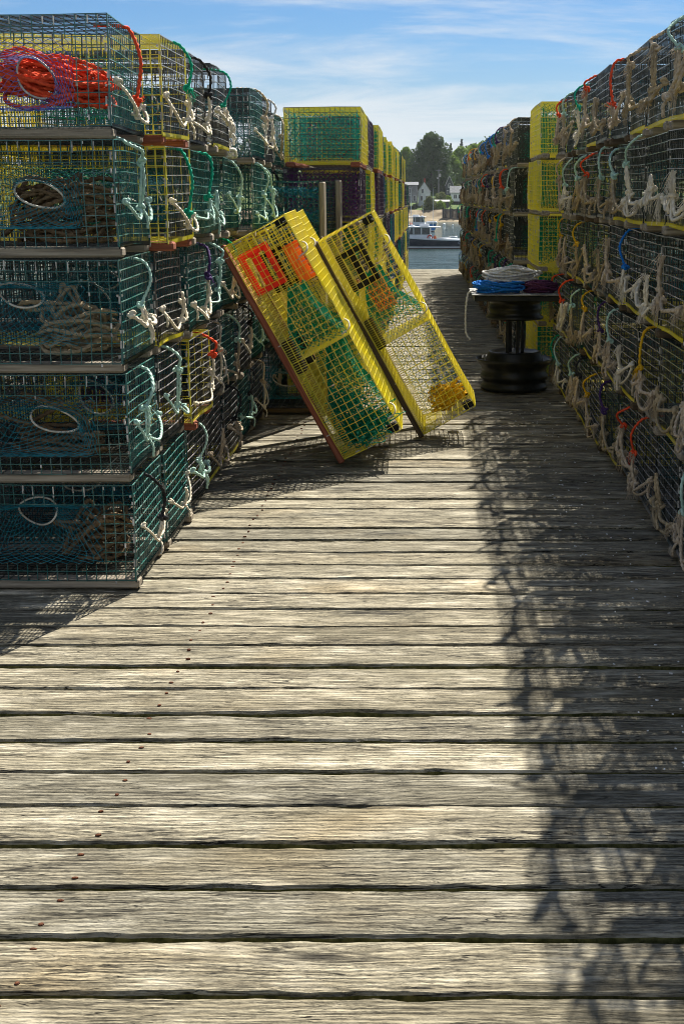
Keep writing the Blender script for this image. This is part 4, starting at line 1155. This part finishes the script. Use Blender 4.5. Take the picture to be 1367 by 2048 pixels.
# ------------------------------------------------------------------ houses on the shore
def house(name, label, x0, x1, y0, y1, z0, ze, zr, wall, roof, ridge='X', windows=(), posts=None, chimney=None, cat='house', over=0.35):
    cx, cyy = (x0 + x1) / 2, (y0 + y1) / 2
    t = thing(name, label, cat, None, (cx, cyy, z0))
    X, Y, E, Q = (x1 - x0) / 2, (y1 - y0) / 2, ze - z0, zr - z0
    mb = MB()
    if ridge == 'X': rp = [(-X, 0, Q), (X, 0, Q)]
    else: rp = [(0, -Y, Q), (0, Y, Q)]
    V = [(-X, -Y, 0), (X, -Y, 0), (X, Y, 0), (-X, Y, 0), (-X, -Y, E), (X, -Y, E), (X, Y, E), (-X, Y, E)] + rp
    if ridge == 'X': F = [(0, 1, 5, 4), (2, 3, 7, 6), (1, 2, 6, 9, 5), (3, 0, 4, 8, 7), (3, 2, 1, 0)]
    else: F = [(0, 1, 5, 8, 4), (2, 3, 7, 9, 6), (1, 2, 6, 5), (3, 0, 4, 7), (3, 2, 1, 0)]
    mb.add(V, F); obj('wall', mb.mesh('wall'), wall, t)
    half, rise = (Y, Q - E) if ridge == 'X' else (X, Q - E)
    ln = (X if ridge == 'X' else Y) * 2 + 2 * over
    sl = math.hypot(half, rise); an = math.atan2(rise, half)
    rm = None
    for s in (-1, 1):
        m = MB()
        w = sl + over
        c = half / 2 + over / 2 * math.cos(an); zc = E + rise / 2 - over / 2 * math.sin(an) + .09
        if ridge == 'X': m.box((0, s * c, zc), (ln, w, .16), 0, Euler((-s * an, 0, 0)))
        else: m.box((s * c, 0, zc), (w, ln, .16), 0, Euler((0, s * an, 0)))
        ro = obj('roof_slope', m.mesh('roof_slope'), roof, t)
    if chimney:
        m = MB(); m.bbox((chimney[0] - cx, chimney[1] - cyy, Q + .3), (.6, .6, 1.6), .03); obj('chimney', m.mesh('chimney'), 'brick_red', t)
    for (wx, wz, ww, wh) in windows:                   # on the side facing the harbour
        m = MB(); f = .09
        for q in (-1, 1):
            m.box((q * (ww / 2 - f / 2), 0, 0), (f, .12, wh)); m.box((0, 0, q * (wh / 2 - f / 2)), (ww - 2 * f, .11, f))
        m.box((0, 0, 0), (.05, .09, wh - 2 * f))
        wo = obj('window', m.mesh('window'), 'trim_white', t, (wx - cx, -Y - .05, wz - z0))
        g = MB(); g.box((0, .02, 0), (ww - 2 * f, .03, wh - 2 * f)); obj('pane', g.mesh('pane'), 'window_glass', wo)
    if posts:
        for px_ in np.linspace(-X + .3, X - .3, posts[0]):
            for py_ in (-Y + .2, Y - .3):
                m = MB(); m.tube([(px_, py_, -posts[1]), (px_, py_, .0)], .14, 8); obj('pile', m.mesh('pile'), 'bulkhead_timber', t)
    return t
house('shingle_house', 'grey shingled waterfront building raised on piles', -10.5, -1.75, 376, 386, -0.6, 4.2, 5.0, 'shingle_grey', 'roof_grey', 'X',
      [(-4.1, 2.7, 0.9, 1.5), (-6.3, 2.7, 0.9, 1.5), (-3.9, 0.6, 1.0, 1.5), (-2.5, .6, .9, 1.5), (-6, .6, 1, 1.5), (-8.5, 2.7, .9, 1.5)], (5, 2.4))
house('white_house', 'white clapboard house with pale gabled roof beside grey shingled building', -1.6, 1.9, 384, 394, -1.9, 2.6, 5.1, 'clapboard_white', 'roof_pale', 'Y',
      [(-.3, 2.6, .8, 1.3), (.9, .6, .7, 1.4), (-.6, .6, .7, 1.4)], None, (0.3, 387))
house('cottage', 'small white cottage with grey roof above the timber bulkhead', 8.1, 15.5, 392, 399, -.3, 2.2, 4.0, 'clapboard_white', 'roof_grey', 'X',
      [(9.3, 1.1, 1.0, 1.3), (10.7, 1.1, 1.0, 1.3), (12.0, 1.1, 1.0, 1.3), (13.6, 1.1, 1, 1.3)], (5, 1.6))
house('gabled_house', 'dark gabled house with pale trim uphill of the white cottage', 6.9, 9.3, 418, 426, 1.2, 4.6, 7.3, 'clapboard_dark', 'roof_pale', 'Y', [(8.1, 4.4, .8, 1.2), (7.6, 2.4, .7, 1.2), (8.7, 2.4, .7, 1.2)])
house('low_shed', 'low dark shed with pale flat roof behind the round bush', 3.4, 7.2, 381, 385, -2.0, -.35, .05, 'clapboard_dark', 'roof_pale', 'X', cat='shed')
# bulkhead
bh = thing('timber_bulkhead', 'dark timber bulkhead of upright planks above the beach', 'bulkhead', None, (5.1, 365.5, -5.3))
pb = MB(); pb.bbox((0, 0, 1.55), (0.30, .12, 3.3), .02); pbm = pb.mesh('plank'); rr = random.Random(2)
for k in range(62):
    o = obj('plank', pbm, 'bulkhead_timber', bh, (0.16 + k * .33, rr.uniform(-.03, .03), rr.uniform(-.08, .08)))
mb = MB(); mb.bbox((10.2, -.16, 2.6), (20.4, .16, .22), .02); obj('waler', mb.mesh('waler'), 'bulkhead_timber', bh)
ps = MB(); ps.tube([(0, 0, -.5), (0, 0, 3.7)], .15, 9); psm = ps.mesh('post')
for k in range(11): obj('post', psm, 'bulkhead_timber', bh, (k * 2.0 + .3, -.35, 0))
# utility pole
up_ = thing('utility_pole', 'pale wooden utility pole with transformer in front of dark tree', 'utility pole', None, (4.5, 400, -.6))
mb = MB(); mb.tube([(0, 0, 0), (0, 0, 9.8)], .16, 9, rend=.11); obj('pole', mb.mesh('pole'), 'shingle_grey', up_)
mb = MB(); mb.lathe([(.2, 0), (.28, .05), (.28, .85), (.15, .95)], 14, (.42, -.05, 7.4)); obj('transformer', mb.mesh('transformer'), 'roof_pale', up_)
mb = MB(); mb.bbox((0, -.14, 9.3), (2.0, .1, .12), .01); obj('crossarm', mb.mesh('crossarm'), 'shingle_grey', up_)
mb = MB(); mb.lathe([(.05, 0), (.2, .1), (.2, .25), (.05, .35)], 12, (-.3, -.2, 6.9)); obj('street_light', mb.mesh('street_light'), 'trim_white', up_)

# ------------------------------------------------------------------ boats
mottled('hull_navy', (0.008, 0.014, 0.028), (0.014, 0.022, 0.04), 1, rough=0.25, spec=0.5)
mottled('gel_white', (0.55, 0.58, 0.62), (0.64, 0.67, 0.70), 1, rough=0.35)
mottled('antifoul_red', (0.10, 0.012, 0.014), (0.16, 0.02, 0.02), 1, rough=0.6)
mottled('hull_blue', (0.02, 0.14, 0.42), (0.03, 0.20, 0.55), 1, rough=0.3)
mottled('ring_red', (0.45, 0.03, 0.02), (0.6, 0.05, 0.03), 1, rough=0.5)
mottled('float_orange', (0.75, 0.15, 0.04), (0.8, 0.2, 0.06), 1, rough=0.5)
mottled('letter_pale', (0.35, 0.45, 0.6), (0.5, 0.58, 0.7), 1, rough=0.5)
def hull_mesh(L, beam, sheer_aft, sheer_bow, draft=0.5):
    """bow towards -x, slots: 0 bottom, 1 boot stripe, 2 topsides, 3 gunwale, 4 deck"""
    n = 26; rows = 6; V = []; Fc = []; Mi = []
    for i in range(n + 1):
        q = i / n; x = -L / 2 + L * q
        b = beam / 2 * min(1, (1 - (1 - min(1, q / .45)) ** 2.2)) * (1 - .06 * max(0, (q - .6) / .4))
        b = max(b, .03)
        sh = sheer_aft + (sheer_bow - sheer_aft) * (1 - q) ** 2.2
        zs = [-draft, .10, .30, sh - .18, sh, sh - .0]
        fl = [.45, .86, .90, 1.0, 1.01, .93]
        xo = [0.9, .35, .28, 0, -.05, 0]
        for s in (-1, 1):
            for z, f, o in zip(zs, fl, xo): V.append((x + o * (1 - q) ** 3 * 1.2, s * b * f, z))
    w = 2 * rows
    for i in range(n):
        for s in (0, 1):
            for k in range(rows - 1):
                a = i * w + s * rows + k; f = (a, a + w, a + w + 1, a + 1) if s == 0 else (a, a + 1, a + w + 1, a + w)
                Fc.append(f); Mi.append(min(k, 3))
        a = i * w + rows - 1; Fc.append((a, a + w, a + w + rows, a + rows)); Mi.append(4)
    a = n * w
    for k in range(rows - 1): Fc.append((a + k, a + rows + k, a + rows + k + 1, a + k + 1)); Mi.append(min(k, 3))
    mb = MB(); mb.v = [np.array(V)]; mb.n = len(V); mb.f = Fc; mb.m = Mi
    return mb.mesh('hull', 5)
def boat(label, loc, rz, L, hullmat, seed):
    t = thing('lobster_boat', label, 'boat', 'boats moored in the harbour', loc, (0, 0, rz))
    obj('hull', hull_mesh(L, 3.7, 1.22, 1.85), ['antifoul_red', 'gel_white', hullmat, 'gel_white', 'gel_white'], t)
    x0, x1 = -L / 2 + L * .31, -L / 2 + L * .52            # wheelhouse
    mb = MB(); zr = 2.78; zd = 1.15; hw = 1.25
    mb.add([(x0 - .55, -hw, zd), (x1, -hw, zd), (x1, hw, zd), (x0 - .55, hw, zd), (x0 - .45, -hw, 1.85), (x1, -hw, 1.85), (x1, hw, 1.85), (x0 - .45, hw, 1.85)],
           [(0, 1, 5, 4), (1, 2, 6, 5), (2, 3, 7, 6), (3, 0, 4, 7), (4, 5, 6, 7)])
    obj('wheelhouse', mb.mesh('wheelhouse'), 'gel_white', t)
    xs_ = [x0 - .38, x0 + .30, x0 + 1.35, x1 - .1]
    for s in (-1, 1):
        for x in xs_:
            m = MB(); m.box((x + (.0 if x > x0 else .12), s * (hw - .05), (1.85 + zr) / 2), (.11, .09, zr - 1.85), 0, Euler((0, (.22 if x < x0 else 0), 0))); obj('window_post', m.mesh('window_post'), 'gel_white', t)
        for a, b in zip(xs_, xs_[1:]):
            m = MB(); m.box(((a + b) / 2, s * (hw - .06), (1.87 + zr) / 2), (b - a - .10, .03, zr - 1.9)); obj('window', m.mesh('window'), 'window_glass', t)
    m = MB(); m.box((x0 - .30, 0, (1.87 + zr) / 2), (.03, 2 * hw - .2, zr - 1.9), 0, Euler((0, .22, 0))); obj('windscreen', m.mesh('windscreen'), 'window_glass', t)
    m = MB(); m.bbox(((x0 + x1) / 2 + .35, 0, zr + .05), (x1 - x0 + 1.9, 2 * hw + .3, .12), .04); obj('roof', m.mesh('roof'), 'gel_white', t)
    m = MB(); m.bbox((x0 - 1.75, 0, 1.72), (2.2, 1.9, .55), .18); obj('trunk_cabin', m.mesh('trunk_cabin'), 'gel_white', t)
    m = MB(); m.bbox(((x0 + x1) / 2 + .4, -.3, zr + .30), (1.35, .8, .36), .12); obj('life_raft', m.mesh('life_raft'), 'gel_white', t)
    m = MB(); m.lathe([(.28, 0), (.32, .06), (.30, .16), (.1, .2)], 18, (x0 + .1, .3, zr + .11)); obj('radar', m.mesh('radar', smooth=True), 'gel_white', t)
    for k, x in enumerate((x0 - .1, x1 + .3)):
        m = MB(); m.tube([(x, .8, zr), (x - .05, .8, zr + 5.2)], .03, 6, rend=.012); obj('antenna', m.mesh('antenna'), 'gel_white', t)
    m = MB(); pts = [(x1 - .12 + .30 * math.cos(a), -hw - .10, 1.42 + .36 * math.sin(a)) for a in np.arange(16) * 2 * math.pi / 16]
    m.tube(resample(pts, .06, True), .075, 8, closed=True); obj('life_ring', m.mesh('life_ring', smooth=True), 'ring_red', t)
    m = MB(); m.tube([(x1 + .7, -1.5, 1.32), (x1 + 3.2, -1.55, 1.52)], .08, 8, rend=.10); m.tube([(x1 + 2.9, -1.55, 1.50), (x1 + 3.6, -1.55, 1.54)], .15, 8); obj('boom', m.mesh('boom', smooth=True), 'gel_white', t)
    m = MB(); m.lathe([(.08, 0), (.2, .1), (.24, .3), (.14, .5), (.05, .56)], 12, (x1 + .55, -1.5, 1.2)); obj('float', m.mesh('float', smooth=True), 'float_orange', t)
    return t
b1 = boat('navy hulled white lobster boat with red bottom lying beyond the wharf', (0.75, 179, WZ - 0.02), R(-2.0), 12.4, 'hull_navy', 1)
fc = bpy.data.curves.new('boat_name', 'FONT'); fc.body = 'ON'; fc.size = 0.5; fc.extrude = 0.01
fo = bpy.data.objects.new('tmp', fc); COL.objects.link(fo)
bpy.context.view_layer.update()
me = bpy.data.meshes.new_from_object(fo.evaluated_get(bpy.context.evaluated_depsgraph_get()))
bpy.data.objects.remove(fo); me.materials.clear(); me.materials.append(None)
obj('boat_name', me, 'letter_pale', b1, (3.95, -1.86, 0.62), (R(90), 0, 0))
b2 = boat('blue hulled boat moored beyond the navy lobster boat', (-1.9, 262, WZ - 0.02), R(176), 9.0, 'hull_blue', 2)
for k, (px, D) in enumerate(((886, 318), (903, 316))):
    m = MB(); m.lathe([(.05, -.3), (.34, -.2), (.42, .05), (.34, .3), (.1, .4)], 16); o = obj('mooring_buoy', m.mesh('mooring_buoy', smooth=True), 'trim_white', None, (at(px, D), D, WZ + .02))
    o.scale = (1, 1, 1) if k == 0 else (.6, .6, .6)
    tag(o, ('white mooring ball floating near the beach', 'small white float on the water beside the mooring ball')[k], 'buoy')

# ------------------------------------------------------------------ thin sea haze
k = NB('sea_haze'); k.n.remove(k.b)
pv = k.new('ShaderNodeVolumePrincipled')
pv.inputs['Color'].default_value = (0.86, 0.93, 1.0, 1); pv.inputs['Density'].default_value = 0.00007; pv.inputs['Anisotropy'].default_value = 0.3
k.l.new(pv.outputs[0], k.n['Material Output'].inputs['Volume']); M['sea_haze'] = k.m
mb = MB(); mb.box((0, 680, 13), (2400, 1800, 46)); tag(stuff(obj('haze', mb.mesh('haze'), 'sea_haze')), 'thin pale sea haze over the harbour', 'haze')
